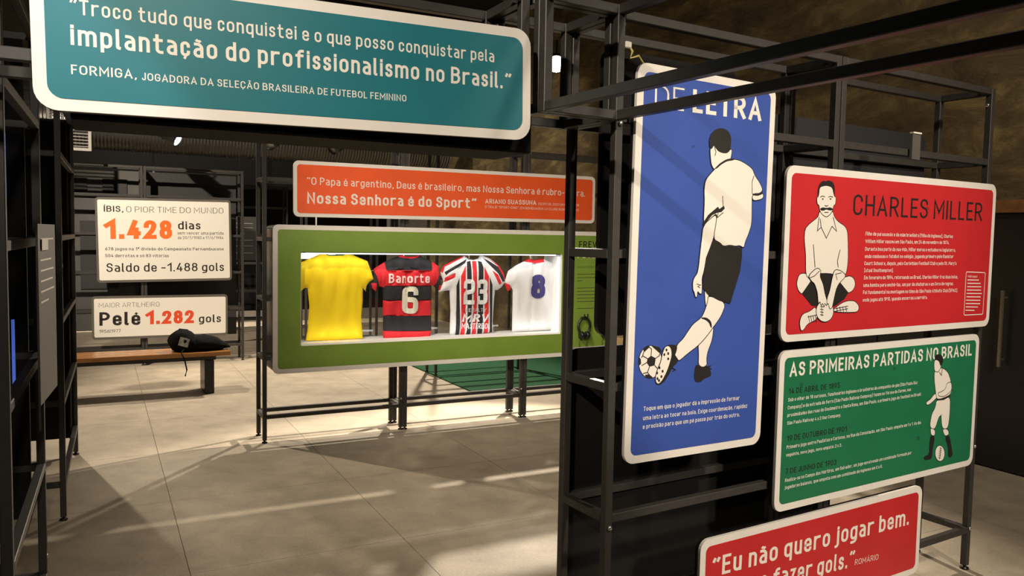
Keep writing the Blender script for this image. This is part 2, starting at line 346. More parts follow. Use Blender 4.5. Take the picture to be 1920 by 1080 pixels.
# ---- lettering, printed figures and shirt outlines, in metres on each object's own plane
DATA = {'shirts':{'yellow':{'out':[[.494,1.454],[.509,1.44],[.539,1.433],[.644,1.437],[.671,1.455],[.736,1.428],[.845,1.384],[.877,1.3],[.9,1.227],[.862,1.209],[.842,1.182],[.835,1.137],[.807,1.167],[.807,1.057],[.796,.935],[.81,.755],[.587,.75],[.348,.757],[.363,.845],[.377,1.029],[.362,1.173],[.34,1.174],[.307,1.145],[.26,1.186],[.257,1.288],[.275,1.346],[.306,1.371],[.398,1.412]],'reg':[('g',[[.494,1.454],[.509,1.44],[.539,1.433],[.644,1.437],[.671,1.455],[.674,1.448],[.646,1.429],[.537,1.425],[.506,1.434]]),
('g',[[.9,1.227],[.862,1.209],[.842,1.182],[.835,1.137],[.829,1.144],[.835,1.186],[.858,1.218],[.897,1.237]])],'txt':[]},
'redblack':{'out':[[1.108,1.427],[1.128,1.44],[1.157,1.426],[1.214,1.422],[1.255,1.427],[1.284,1.441],[1.322,1.416],[1.415,1.377],[1.467,1.342],[1.473,1.282],[1.495,1.186],[1.491,1.13],[1.466,1.139],[1.427,1.171],[1.403,1.187],[1.403,1.044],[1.406,.805],[1.394,.73],[1.18,.728],[1.001,.735],[.983,.752],[.979,.976],[.978,1.084],[.973,1.169],[.949,1.177],[.929,1.154],[.914,1.139],[.886,1.163],[.878,1.201],[.893,1.224],[.897,1.285],[.899,1.323],[.948,1.353],[.987,1.376],[1.051,1.407]],'reg':[('r',[[.956,1.311],[1.425,1.31],[1.427,1.177],[.957,1.183]]),
('r',[[.958,1.065],[1.428,1.056],[1.43,.924],[.959,.938]]),
('r',[[.96,.813],[1.432,.795],[1.433,.7],[.961,.722]]),
('r',[[.885,1.33],[.987,1.388],[.996,1.311],[.985,1.169],[.945,1.177],[.921,1.262]]),
('r',[[1.403,1.385],[1.484,1.349],[1.477,1.274],[1.431,1.187],[1.393,1.282]]),
('r',[[.87,1.209],[.919,1.204],[.922,1.147],[.91,1.132],[.878,1.155]]),
('r',[[1.469,1.183],[1.504,1.186],[1.496,1.126],[1.466,1.135]]),
('r',[[1.108,1.427],[1.128,1.44],[1.157,1.426],[1.214,1.422],[1.255,1.427],[1.284,1.441],[1.29,1.43],[1.256,1.412],[1.214,1.406],[1.157,1.411],[1.109,1.419]])],'txt':[('Banorte',1.013,1.207,1.374,1.203,.077,17,'p',0),
('⁶',1.125,.953,1.268,.949,.226,19,'c',0)]},
'tricolor':{'out':[[1.71,1.43],[1.746,1.402],[1.791,1.398],[1.835,1.41],[1.853,1.439],[1.875,1.437],[1.944,1.411],[2.037,1.349],[2.084,1.287],[2.109,1.208],[2.064,1.155],[2.023,1.131],[2.004,1.135],[1.995,1.032],[1.986,.866],[1.993,.762],[1.802,.749],[1.624,.75],[1.576,.755],[1.581,.96],[1.57,1.137],[1.531,1.134],[1.475,1.123],[1.469,1.131],[1.496,1.17],[1.513,1.21],[1.486,1.282],[1.484,1.306],[1.511,1.349],[1.597,1.389],[1.684,1.43]],'reg':[('k',[[1.715,1.382],[1.758,1.39],[1.77,.743],[1.73,.744]]),
('r',[[1.773,1.386],[1.809,1.388],[1.824,.74],[1.784,.742]]),
('k',[[1.824,1.39],[1.854,1.382],[1.873,1.329],[1.883,.738],[1.838,.74]]),
('r',[[1.703,1.349],[1.712,.745],[1.673,.747],[1.664,1.257]]),
('r',[[1.881,1.341],[1.928,1.255],[1.94,.736],[1.898,.737]]),
('k',[[1.651,1.245],[1.664,.747],[1.627,.748],[1.624,1.177]]),
('k',[[1.935,1.255],[1.966,1.181],[1.984,.734],[1.955,.735]]),
('k',[[1.513,1.294],[1.721,1.406],[1.698,1.37],[1.555,1.29],[1.529,1.266]]),
('r',[[1.521,1.246],[1.614,1.287],[1.608,1.249],[1.515,1.206]]),
('r',[[1.481,1.302],[1.509,1.352],[1.684,1.432],[1.697,1.423],[1.52,1.339],[1.501,1.282]]),
('k',[[1.867,1.417],[1.926,1.394],[2.035,1.333],[2.083,1.263],[2.095,1.209],[2.067,1.205],[2.02,1.279],[1.926,1.366]]),
('r',[[1.961,1.308],[2.02,1.269],[2.058,1.196],[2.036,1.178],[2.002,1.23]]),
('r',[[1.898,1.429],[2.039,1.35],[2.086,1.287],[2.111,1.213],[2.095,1.221],[2.018,1.349]])],'txt':[('²³',1.683,1.016,1.908,1.011,.217,17,'w',0),
('PENALTY',1.7,.952,1.903,.947,.031,12,'w2',0),
('MRV',1.671,.867,1.922,.859,.068,18,'w',.1),
('MASTERBOI',1.672,.806,1.932,.796,.049,14,'w',0)]},
'white':{'out':[[2.337,1.412],[2.29,1.387],[2.205,1.349],[2.131,1.3],[2.109,1.237],[2.095,1.2],[2.113,1.154],[2.13,1.119],[2.158,1.133],[2.164,1.162],[2.181,1.13],[2.182,1.028],[2.182,.755],[2.401,.755],[2.633,.759],[2.613,.933],[2.619,1.165],[2.637,1.156],[2.663,1.147],[2.641,1.208],[2.628,1.337],[2.582,1.375],[2.487,1.409],[2.453,1.409],[2.395,1.396]],'reg':[('r',[[2.285,1.385],[2.337,1.416],[2.395,1.398],[2.453,1.41],[2.489,1.415],[2.49,1.381],[2.415,1.369],[2.357,1.374]]),
('r',[[2.091,1.2],[2.147,1.177],[2.164,1.137],[2.135,1.112],[2.111,1.146]])],'txt':[('⁸',2.345,1.057,2.487,1.054,.214,22,'n',0)]}},
'signs':{'teal':{'w':1.284,'h':.326,'u':-1.341,'z':1.88,'T':[('“Troco tudo que conquistei e o que posso conquistar pela',.0783,.2197,1.1614,.2188,.0345,13,'w'),
('implantação do profissionalismo no Brasil.”',.0781,.15,1.2167,.1463,.0467,15,'w'),
('FORMIGA,',.0771,.084,.2133,.0852,.0217,13,'w'),
('JOGADORA DA SELEÇÃO BRASILEIRA DE FUTEBOL FEMININO',.2245,.0834,.8895,.0847,.018,13,'w')],'P':[]},
'blue':{'w':.665,'h':1.336,'u':.039,'z':.84,'T':[('DE',.0759,1.195,.2071,1.1971,.0763,8,'w'),
('LETRA',.2473,1.1975,.5901,1.2026,.0787,17,'w'),
('Toque em que o jogador dá a impressão de formar',.0771,.1774,.542,.178,.0152,13,'w'),
('uma letra ao tocar na bola. Exige coordenação, rapidez',.0764,.1458,.5843,.145,.0152,13,'w'),
('e precisão para que um pé passe por trás do outro.',.0766,.1158,.5461,.1157,.0152,13,'w')],'P':[('h','k',[[.1545,.3415],[.1532,.3265],[.1482,.3127],[.1398,.3011],[.1288,.2924],[.1157,.2874],[.1016,.2862],[.0875,.289],[.0742,.2954],[.0627,.3051],[.0537,.3175],[.0479,.3315],[.0455,.3464],[.0467,.361],[.0516,.3746],[.0596,.3861],[.0704,.3948],[.0832,.4001],[.0971,.4016],[.1113,.3991],[.1248,.3929],[.1366,.3833],[.1458,.3709],[.152,.3566]]),
('h','w',[[.1509,.3416],[.1497,.3273],[.145,.3142],[.1372,.3031],[.1269,.2949],[.1147,.29],[.1015,.2889],[.0883,.2915],[.0759,.2976],[.0651,.3069],[.0567,.3186],[.0512,.332],[.0489,.3462],[.0501,.3602],[.0546,.3731],[.0621,.3841],[.0722,.3924],[.0842,.3975],[.0972,.3989],[.1105,.3966],[.1231,.3906],[.1341,.3815],[.1428,.3697],[.1485,.3561]]),
('h','k',[[.0858,.3559],[.1012,.3653],[.1227,.3557],[.1193,.331],[.0956,.3274],[.0828,.3427]]),
('h','k',[[.0971,.4016],[.1372,.3928],[.1504,.3768],[.138,.3726],[.1107,.3917]]),
('h','k',[[.0482,.3641],[.0563,.3558],[.0586,.3405],[.0502,.3342],[.0453,.351]]),
('h','k',[[.0774,.3016],[.0966,.3019],[.1166,.2874],[.0972,.2864],[.0796,.2921]]),
('h','k',[[.0654,.3887],[.0841,.4007],[.0929,.3977],[.0896,.3925],[.0693,.3779]]),
('l','k',[[.1012,.3653],[.1021,.3873],[.0912,.3957]]),
('l','k',[[.0858,.3559],[.0637,.3668],[.0579,.3604]]),
('l','k',[[.0828,.3427],[.0606,.3337]]),
('l','k',[[.0956,.3274],[.0876,.3091],[.0967,.3005]]),
('l','k',[[.1193,.331],[.1312,.3203]]),
('l','k',[[.1227,.3557],[.1384,.3638],[.1407,.3725]]),
('l','k',[[.0876,.3091],[.0686,.3067]]),
('l','k',[[.0637,.3668],[.0675,.38]]),
('o','w',[[.3918,.4526],[.387,.4068],[.3664,.3651],[.3628,.3371],[.3666,.3172],[.3446,.3098],[.323,.3213],[.3235,.3528],[.3176,.4019],[.349,.429],[.3816,.4634]]),
('o','w',[[.337,.5935],[.3536,.5886],[.3625,.562],[.3516,.5235],[.3441,.5411]]),
('f','k',[[.3211,.3214],[.3446,.3112],[.3667,.3157],[.3787,.3081],[.3895,.2863],[.385,.2759],[.3657,.272],[.3465,.2661],[.342,.2593],[.3132,.2596],[.3058,.2768],[.3067,.3012],[.3115,.3219]]),
('l','k',[[.3688,.3121],[.3853,.3149],[.3758,.3068],[.3898,.3019]]),
('o','w',[[.3574,.569],[.4494,.5406],[.4267,.4909],[.3823,.4457],[.3591,.4217],[.3219,.3913],[.2663,.3621],[.2301,.3395],[.2224,.3467],[.206,.3645],[.2166,.3983],[.2453,.418],[.2675,.4449],[.29,.4687],[.3291,.4889],[.3452,.5166],[.3556,.5445]]),
('f','k',[[.329,.4903],[.3561,.4884],[.3781,.474],[.3832,.4492],[.3752,.4529],[.3667,.4693],[.3487,.4802],[.3273,.4854]]),
('f','k',[[.1569,.3935],[.1863,.4006],[.2185,.3955],[.2174,.3777],[.2065,.3542],[.2233,.3466],[.2211,.333],[.2032,.3236],[.186,.2971],[.1645,.2711],[.1424,.2616],[.1262,.2666],[.121,.2871],[.1296,.317],[.1445,.3433],[.1496,.3735]]),
('f','w',[[.1623,.3919],[.1775,.3955],[.1897,.3855],[.1943,.3615],[.1846,.3313],[.173,.3046],[.1544,.2771],[.1387,.2659],[.1277,.2733],[.1244,.2903],[.1315,.3135],[.1465,.3398],[.1532,.3733]]),
('h','k',[[.1735,.3814],[.1724,.3776],[.1692,.3761],[.166,.3778],[.1645,.3817],[.1657,.3855],[.1688,.387],[.1721,.3853]]),
('h','k',[[.1642,.3661],[.1631,.3623],[.16,.3609],[.1567,.3626],[.1552,.3665],[.1564,.3703],[.1595,.3717],[.1628,.37]]),
('h','k',[[.1822,.3688],[.181,.365],[.1779,.3635],[.1746,.3653],[.1731,.3692],[.1743,.373],[.1774,.3744],[.1807,.3727]]),
('h','k',[[.1829,.3504],[.1818,.3466],[.1786,.3452],[.1754,.3469],[.1739,.3508],[.1751,.3546],[.1782,.3561],[.1815,.3543]]),
('h','k',[[.1445,.3216],[.1434,.3179],[.1403,.3165],[.137,.3182],[.1356,.3221],[.1367,.3258],[.1398,.3273],[.1431,.3255]]),
('h','k',[[.1345,.3046],[.1333,.3008],[.1303,.2994],[.1271,.3012],[.1256,.3051],[.1267,.3088],[.1298,.3102],[.133,.3085]]),
('h','k',[[.1594,.3087],[.1582,.3049],[.1551,.3035],[.1518,.3053],[.1504,.3092],[.1515,.3129],[.1546,.3144],[.1579,.3126]]),
('h','k',[[.1371,.2849],[.1359,.2811],[.1328,.2797],[.1296,.2815],[.1282,.2854],[.1293,.2891],[.1324,.2905],[.1356,.2888]]),
('h','k',[[.1547,.2907],[.1535,.2869],[.1504,.2855],[.1472,.2872],[.1457,.2912],[.1469,.2949],[.15,.2963],[.1532,.2946]]),
('h','k',[[.1445,.2777],[.1433,.2739],[.1402,.2725],[.137,.2743],[.1355,.2782],[.1367,.282],[.1398,.2834],[.143,.2816]]),
('l','k',[[.196,.3198],[.2147,.3107],[.202,.3065]]),
('o','w',[[.3177,.8158],[.3823,.8609],[.379,.8047],[.369,.7659],[.3549,.734],[.3391,.6987],[.3297,.6498],[.322,.6288],[.3254,.5941],[.3245,.5718],[.3139,.5732],[.304,.5836],[.303,.5628],[.2955,.5593],[.2871,.5801],[.2811,.587],[.2781,.6145],[.2849,.6318],[.2994,.6459],[.3047,.6771],[.3076,.7186],[.3131,.7672]]),
('l','k',[[.2982,.6078],[.3173,.6045],[.3033,.5995],[.3149,.594]]),
('o','w',[[.5566,.934],[.5986,.9347],[.6152,.9431],[.6183,.9251],[.5995,.9166],[.5619,.9113]]),
('o','w',[[.3347,1.0794],[.3438,1.0927],[.3543,1.0938],[.3684,1.0827],[.3932,1.0746],[.4323,1.0847],[.437,1.0894],[.4442,1.0845],[.4413,1.0617],[.4342,1.0434],[.391,1.0151],[.3581,1.0096],[.3438,1.0278],[.3388,1.0522]]),
('l','k',[[.3565,1.0884],[.364,1.0719],[.3598,1.0576]]),
('o','w',[[.3581,1.0096],[.3806,1.0282],[.4191,1.047],[.4587,1.0548],[.4892,1.0519],[.5308,1.0377],[.5543,1.0254],[.5657,1.0047],[.5965,.9781],[.6126,.9538],[.5984,.9398],[.5565,.9369],[.559,.8851],[.5618,.8274],[.5479,.7907],[.5317,.7612],[.5266,.738],[.5036,.7473],[.4834,.7437],[.4529,.7477],[.4212,.7417],[.4028,.7552],[.369,.7659],[.38,.8258],[.3823,.8609],[.341,.8308],[.3177,.8158],[.3188,.8988],[.3141,.9398],[.3202,.9747]]),
('l','k',[[.5565,.9369],[.5534,.9785],[.5617,1.0022]]),
('l','k',[[.4061,.9211],[.4108,.8835]]),
('h','k',[[.3155,.8226],[.34,.8516],[.3853,.882],[.3925,.874],[.4146,.8866],[.42,.877],[.4028,.8634],[.3862,.8611],[.3594,.8512],[.3178,.8124]]),
('f','k',[[.5564,.9384],[.588,.9362],[.6126,.9538],[.611,.9435],[.5936,.9307],[.5588,.9313]]),
('f','k',[[.3618,1.0127],[.3804,1.0317],[.4188,1.0526],[.4565,1.0574],[.4549,1.0502],[.4192,1.0442],[.3903,1.0291],[.3715,1.0149]]),
('l','k',[[.3882,.8612],[.3831,.8427],[.4127,.8625]]),
('h','k',[[.3691,.7645],[.4028,.7538],[.4213,.7403],[.4529,.7463],[.4834,.7423],[.5163,.7391],[.5179,.706],[.5111,.6526],[.4677,.5362],[.4122,.5485],[.3524,.5718],[.3273,.5955],[.3297,.6498],[.337,.7014],[.3547,.7374]]),
('f','k',[[.3313,1.0915],[.3294,1.1133],[.339,1.135],[.3557,1.1492],[.3796,1.1574],[.4062,1.1562],[.4275,1.1446],[.4364,1.1245],[.4357,1.0963],[.4324,1.0819],[.418,1.0714],[.3933,1.0712],[.3736,1.0762],[.3584,1.0886],[.3505,1.0934],[.3443,1.0817],[.3376,1.081]]),
('f','s',[[.2664,1.0836],[.2649,1.0806],[.2608,1.0785],[.2556,1.078],[.2514,1.0793],[.2497,1.0819],[.2512,1.0849],[.2553,1.087],[.2604,1.0875],[.2647,1.0862]])]},
'red':{'w':1.487,'h':.675,'u':.796,'z':1.217,'T':[('CHARLES MILLER',.4057,.4983,1.3713,.4993,.0842,11,'k'),
('Filho de pai escocês e de mãe brasileira [filha de ingleses], Charles',.4942,.4173,1.1361,.4161,.0152,13,'w'),
('William Miller nasceu em São Paulo, em 24 de novembro de 1874.',.4953,.3862,1.1089,.3884,.0152,13,'w'),
('Durante boa parte de sua vida, Miller morou e estudou na Inglaterra,',.4965,.3545,1.164,.3546,.0153,13,'w'),
('onde conheceu o futebol no colégio, jogando primeiro pelo Banister',.4965,.324,1.149,.3254,.0154,13,'w'),
('Court School e, depois, pelo Corinthian Football Club e pelo St. Mary’s',.4953,.2949,1.1768,.294,.0154,13,'w'),
('[atual Southampton].',.4963,.2665,.6978,.2653,.0148,13,'w'),
('Em fevereiro de 1894, retornando ao Brasil, Charles Miller traz duas bolas,',.4974,.2359,1.1954,.2322,.0154,13,'w'),
('uma bomba para enchê-las, um par de chuteiras e um livro de regras.',.4963,.2045,1.1611,.2017,.0155,13,'w'),
('Foi fundamental na montagem no time do São Paulo Athletic Club [SPAC],',.4962,.1746,1.1987,.1701,.0155,13,'w'),
('onde jogou até 1910, quando encerrou a carreira.',.4963,.1431,.9596,.144,.0152,13,'w'),
('VOCÊ SABIA?',1.2763,.2368,1.3586,.2337,.0087,15,'w')],'P':[('d','w',[[1.2762,.2243],[1.3744,.2224]]),
('d','w',[[1.2758,.2086],[1.3907,.2063]]),
('d','w',[[1.2754,.193],[1.3983,.1902]]),
('d','w',[[1.275,.1773],[1.397,.1743]]),
('d','w',[[1.2746,.1616],[1.4046,.1582]]),
('d','w',[[1.2742,.1459],[1.3975,.1423]]),
('d','w',[[1.2738,.1302],[1.3962,.1264]]),
('d','w',[[1.2734,.1145],[1.395,.1104]]),
('d','w',[[1.273,.0988],[1.3775,.0949]]),
('d','w',[[1.2726,.083],[1.3499,.0798]]),
('L','w',[[1.2667,.2619],[1.4207,.257],[1.4257,.2514],[1.4236,.063],[1.4151,.0592],[1.2658,.0604],[1.261,.0661],[1.2602,.2565],[1.2667,.2619]]),
('o','w',[[.0889,.2611],[.1181,.2661],[.1435,.2574],[.1655,.2243],[.1323,.1952],[.1082,.1826],[.0876,.1993],[.0763,.2255]]),
('o','w',[[.3776,.2487],[.4045,.2519],[.4304,.2414],[.4422,.2137],[.4252,.1898],[.3931,.1801],[.3539,.2013],[.3342,.2254],[.3458,.2422]]),
('h','k',[[.1884,.263],[.2916,.2623],[.3303,.2356],[.3983,.1834],[.3731,.1566],[.316,.1308],[.248,.1294],[.1739,.1362],[.111,.1858],[.1599,.2342]]),
('o','w',[[.1919,.5],[.1869,.4835],[.1365,.4561],[.113,.4361],[.1104,.3973],[.1237,.339],[.1288,.2542],[.1543,.2442],[.1884,.263],[.2916,.2623],[.319,.2459],[.3774,.2522],[.3872,.3134],[.376,.4286],[.3583,.4518],[.3093,.4706],[.285,.4898],[.2751,.5127],[.2378,.4838],[.1966,.5067]]),
('o','w',[[.1741,.5598],[.1859,.5649],[.1879,.5974],[.2025,.6047],[.2328,.6095],[.2671,.6033],[.2798,.569],[.2925,.565],[.2903,.5364],[.2791,.5314],[.2751,.5127],[.2607,.4957],[.2378,.4838],[.2147,.4922],[.1966,.5067],[.1901,.5293],[.1787,.534]]),
('f','k',[[.1821,.5602],[.1784,.5872],[.1888,.6137],[.2062,.6263],[.2267,.6248],[.2417,.6295],[.2678,.6244],[.2813,.6087],[.2842,.5646],[.276,.5788],[.2673,.6014],[.2329,.6082],[.2025,.6047],[.1881,.5942],[.1857,.5668]]),
('f','k',[[.1949,.5164],[.2128,.5229],[.2354,.5205],[.2588,.5246],[.2779,.5181],[.27,.5119],[.2493,.5118],[.2357,.5153],[.2208,.5095],[.2035,.5089]]),
('l','k',[[.1952,.5607],[.208,.5665],[.2235,.5633]]),
('l','k',[[.243,.5628],[.256,.5673],[.2718,.5641]]),
('h','k',[[.2169,.5551],[.2152,.5532],[.2109,.5523],[.2066,.5529],[.2047,.5546],[.2064,.5565],[.2106,.5575],[.215,.5569]]),
('h','k',[[.2639,.5571],[.2623,.5552],[.2579,.5542],[.2535,.5548],[.2516,.5566],[.2533,.5585],[.2576,.5595],[.262,.5589]]),
('l','k',[[.2245,.5306],[.235,.527],[.245,.5314]]),
('l','k',[[.2242,.503],[.2488,.5039]]),
('l','k',[[.1929,.4837],[.1862,.4299],[.2075,.4448],[.243,.4021],[.2741,.4497],[.3046,.4305],[.279,.4863]]),
('l','k',[[.2075,.4448],[.2004,.4774]]),
('l','k',[[.1653,.3766],[.1744,.3262],[.1819,.2868]]),
('l','k',[[.3316,.3585],[.3177,.3133],[.3237,.2864]]),
('o','w',[[.1963,.1355],[.1621,.1153],[.1176,.1069],[.1015,.0779],[.1117,.0393],[.1294,.0424],[.15,.0661],[.2119,.0816]]),
('o','w',[[.3061,.1209],[.3736,.1497],[.439,.1508],[.4718,.1264],[.4646,.1022],[.4095,.1019],[.3102,.1072]]),
('l','k',[[.153,.0991],[.1627,.0722]]),
('l','k',[[.1661,.0986],[.1758,.0717]]),
('l','k',[[.1803,.0981],[.1901,.0711]]),
('l','k',[[.1945,.0976],[.2044,.0705]]),
('l','k',[[.1484,.0926],[.2107,.1004]]),
('l','k',[[.3167,.1206],[.3967,.1285]]),
('l','k',[[.3174,.1104],[.3974,.1181]]),
('l','k',[[.3236,.1292],[.3313,.1086]]),
('l','k',[[.3428,.1287],[.3506,.1079]]),
('l','k',[[.3621,.1281],[.37,.1073]]),
('l','k',[[.3816,.1276],[.3895,.1067]]),
('o','w',[[.3057,.1107],[.3039,.0974],[.2969,.0855],[.2854,.0763],[.2706,.0707],[.2539,.0693],[.2371,.072],[.2217,.0787],[.2093,.0887],[.201,.1009],[.1976,.1142],[.1994,.1273],[.2062,.139],[.2174,.1482],[.2319,.1539],[.2484,.1555],[.2653,.153],[.2808,.1465],[.2936,.1366],[.3021,.1243]]),
('l','k',[[.2298,.14],[.2348,.0929]]),
('l','k',[[.221,.1322],[.2418,.1296]]),
('l','k',[[.2217,.1215],[.2425,.1188]]),
('l','k',[[.2224,.1107],[.2432,.108]]),
('l','k',[[.223,.1],[.2438,.0973]]),
('o','w',[[.1387,.2542],[.1919,.2881],[.2183,.2734],[.2093,.2536],[.234,.22],[.2444,.1865],[.2657,.1457],[.2603,.1324],[.2469,.1462],[.2462,.1261],[.2345,.1465],[.225,.1347],[.2176,.1536],[.2082,.1405],[.2012,.1873],[.1807,.2241],[.1651,.2309]]),
('o','w',[[.3009,.2797],[.3438,.2728],[.3774,.2522],[.3312,.2221],[.3147,.1986],[.3036,.1582],[.2953,.1246],[.28,.1183],[.2699,.1456],[.2601,.1358],[.2612,.166],[.2752,.1926],[.2874,.2462]]),
('l','k',[[.1443,.2443],[.1789,.2538],[.2081,.2735]]),
('l','k',[[.3197,.2358],[.3075,.2595],[.3443,.2646]]),
('f','s',[[.9377,.5439],[.9359,.5395],[.9304,.5367],[.9233,.5364],[.9174,.5389],[.9148,.5431],[.9166,.5475],[.9221,.5503],[.9292,.5506],[.9352,.5481]])]},
'green':{'w':1.408,'h':.633,'u':.799,'z':.55,'T':[('AS PRIMEIRAS PARTIDAS NO BRASIL',.0566,.53,1.3447,.5333,.0555,16,'w'),
('14 DE ABRIL DE 1895',.0551,.4627,.3704,.4615,.022,13,'k'),
('19 DE OUTUBRO DE 1901',.056,.2768,.4262,.2745,.0223,13,'k'),
('7 DE JUNHO DE 1903',.0567,.1457,.3688,.1426,.0224,13,'k'),
('Sob o olhar de 18 curiosos, funcionários ingleses e brasileiros da companhia de gás [São Paulo Gaz',.0547,.4331,.9134,.4325,.0141,13,'w'),
('Company] e da estrada de ferro [São Paulo Railway Company] fazem na Várzea do Carmo, nas',.0543,.4026,.8679,.4053,.014,13,'w'),
('proximidades das ruas do Gasômetro e Santa Rosa, em São Paulo, o primeiro jogo de football no Brasil:',.0539,.3729,.9488,.3774,.0141,13,'w'),
('São Paulo Railway 4 x 2 Gaz Company.',.055,.3422,.3845,.3409,.0135,13,'w'),
('Primeiro jogo entre Paulistas e Cariocas, na Rua da Consolação, em São Paulo: empate em 1 x 1. No dia',.0571,.2459,.9562,.2479,.0142,13,'w'),
('seguinte, novo jogo, novo empate: 2 x 2.',.0567,.216,.3976,.2142,.0136,13,'w'),
('Realiza-se no Campo dos Mártires, em Salvador, um jogo envolvendo um combinado formado por',.0563,.1147,.898,.1178,.0143,13,'w'),
('jogadores baianos, que empata com um combinado de ingleses em 0 x 0.',.0558,.0865,.6847,.0858,.014,13,'w')],'P':[('o','w',[[1.121,.2696],[1.0984,.2663],[1.071,.2076],[1.0277,.2231],[1.0376,.2831],[1.0662,.3132],[1.0716,.3476],[1.182,.3603],[1.1873,.2687],[1.178,.2006],[1.1287,.2058],[1.1145,.2757]]),
('o','w',[[1.0334,.2225],[1.0749,.2072],[1.0725,.1788],[1.0413,.1867]]),
('o','w',[[1.1307,.2056],[1.176,.2008],[1.1911,.1735],[1.1548,.1664]]),
('f','k',[[1.0357,.1862],[1.0762,.1795],[1.0609,.1164],[1.0603,.0724],[.9961,.0762],[.9941,.0939],[1.0348,.0976],[1.0334,.1416]]),
('f','k',[[1.1549,.1652],[1.1934,.171],[1.2168,.1088],[1.2319,.0675],[1.2012,.059],[1.189,.0785],[1.1868,.1124]]),
('o','w',[[1.0545,.3795],[1.0868,.3638],[1.0333,.3357],[.9989,.3269],[.986,.342],[1.0236,.355]]),
('o','w',[[1.0749,.4953],[1.1219,.4858],[1.1598,.4613],[1.1906,.4017],[1.1914,.3795],[1.1766,.3563],[1.0776,.3449],[1.0632,.3701],[1.043,.4455],[1.0423,.4834]]),
('o','w',[[1.1841,.4221],[1.1934,.3793],[1.1376,.3563],[1.0891,.3603],[1.0775,.3777],[1.1058,.3808],[1.1375,.3893],[1.1459,.4161]]),
('o','w',[[1.0367,.5301],[1.0366,.4999],[1.0448,.4778],[1.0737,.4737],[1.0906,.4911],[1.0918,.5127],[1.0586,.5364]]),
('f','k',[[1.0367,.5301],[1.0418,.5513],[1.0673,.5586],[1.099,.5482],[1.1094,.5258],[1.1005,.5046],[1.0856,.5012],[1.0756,.5213],[1.0555,.5311]]),
('h','k',[[1.0732,.3496],[1.1288,.3493],[1.18,.3605],[1.1828,.3536],[1.1299,.3404],[1.074,.343]]),
('o','w',[[1.1604,.0876],[1.1596,.0747],[1.1542,.064],[1.1447,.0567],[1.1324,.0538],[1.1188,.0555],[1.1055,.0617],[1.0941,.0716],[1.086,.0839],[1.0821,.0973],[1.0829,.11],[1.0883,.1207],[1.0976,.1279],[1.1098,.131],[1.1233,.1294],[1.1367,.1233],[1.1482,.1135],[1.1564,.1011]]),
('l','k',[[1.1272,.1217],[1.1205,.0648]]),
('l','k',[[1.116,.1186],[1.134,.1131]]),
('l','k',[[1.1147,.1099],[1.1328,.1044]]),
('l','k',[[1.1135,.1012],[1.1315,.0956]]),
('l','k',[[1.1122,.0925],[1.1302,.0869]]),
('l','k',[[1.1109,.0837],[1.1289,.0782]]),
('l','k',[[1.1097,.075],[1.1277,.0694]]),
('l','k',[[1.1026,.487],[1.0986,.4568],[1.0813,.4732]]),
('f','s',[[.1405,.4933],[.1389,.4884],[.1341,.4857],[.1278,.4862],[.1225,.4897],[.1201,.4948],[.1216,.4996],[.1265,.5023],[.1328,.5019],[.1381,.4984]]),
('f','s',[[.7468,.5132],[.7454,.509],[.7408,.5067],[.7349,.5071],[.7298,.51],[.7275,.5144],[.7289,.5186],[.7334,.5209],[.7394,.5205],[.7445,.5176]]),
('f','s',[[.9566,.1831],[.9547,.1776],[.9484,.1748],[.9401,.1757],[.9331,.18],[.9299,.1861],[.9318,.1916],[.938,.1944],[.9463,.1935],[.9534,.1892]])]},
'rom':{'w':1.387,'h':.407,'u':.411,'z':.106,'T':[('“Eu não quero jogar bem.',.0603,.26,1.2905,.2394,.0742,15,'w'),
('Quero fazer gols.”',.1084,.1632,.9051,.1266,.0723,15,'w'),
('ROMÁRIO',.9115,.1305,1.0754,.1227,.0247,9,'w')],'P':[]},
'orange':{'w':2.71,'h':.422,'u':.218,'z':1.731,'T':[('“O Papa é argentino, Deus é brasileiro, mas Nossa Senhora é rubro-negra.',.1009,.2445,2.6006,.2399,.0569,12,'w'),
('Nossa Senhora é do Sport”',.1028,.1014,1.5172,.1045,.0854,16,'w'),
('ARIANO SUASSUNA',1.6017,.1486,2.0962,.1504,.0387,14,'w'),
(', ESCRITOR, COSTUMAVA VESTIR',2.104,.1507,2.5387,.1499,.0208,9,'w'),
('O TRAJE "SPORT-CHIC", EM HOMENAGEM AO CLUBE RUBRO-NEGRO.',1.5997,.1102,2.5416,.1077,.0205,9,'w')],'P':[]},
'case':{'w':3.143,'h':1.129,'u':.066,'z':.533,'T':[('FREVO',2.7007,.9834,2.9468,.9861,.0593,15,'k'),
('FUTEBOL',2.6902,.8886,3.0397,.8902,.061,12,'w'),
('DUAS PAIXÕES PERNAMBUCANAS',2.6898,.7967,3.0979,.8036,.0175,9,'k')],'P':[('d','k',[[2.6889,.7421],[3.0774,.7462]]),
('d','k',[[2.6893,.7105],[3.0869,.7137]]),
('d','k',[[2.6897,.6803],[2.7474,.6856]]),
('d','k',[[2.6906,.6171],[3.0884,.6179]]),
('d','k',[[2.6911,.5869],[3.08,.5871]]),
('d','k',[[2.6915,.5567],[3.0894,.5559]]),
('d','k',[[2.6919,.525],[3.081,.5236]]),
('d','k',[[2.6924,.4948],[3.0904,.4925]]),
('d','k',[[2.6933,.4314],[3.0292,.429]])]},
'ibis':{'w':1.426,'h':.925,'u':-.468,'z':1.025,'T':[('ÍBIS,',.0647,.7876,.266,.7873,.0682,14,'k'),
('O PIOR TIME DO MUNDO',.2969,.7852,1.362,.7878,.0677,7,'k'),
('1.428',.0609,.4759,.7792,.4777,.2182,22,'o'),
('dias',.8485,.5908,1.098,.5929,.0966,14,'k'),
('sem vencer uma partida',.8412,.5301,1.3588,.5298,.0372,11,'k'),
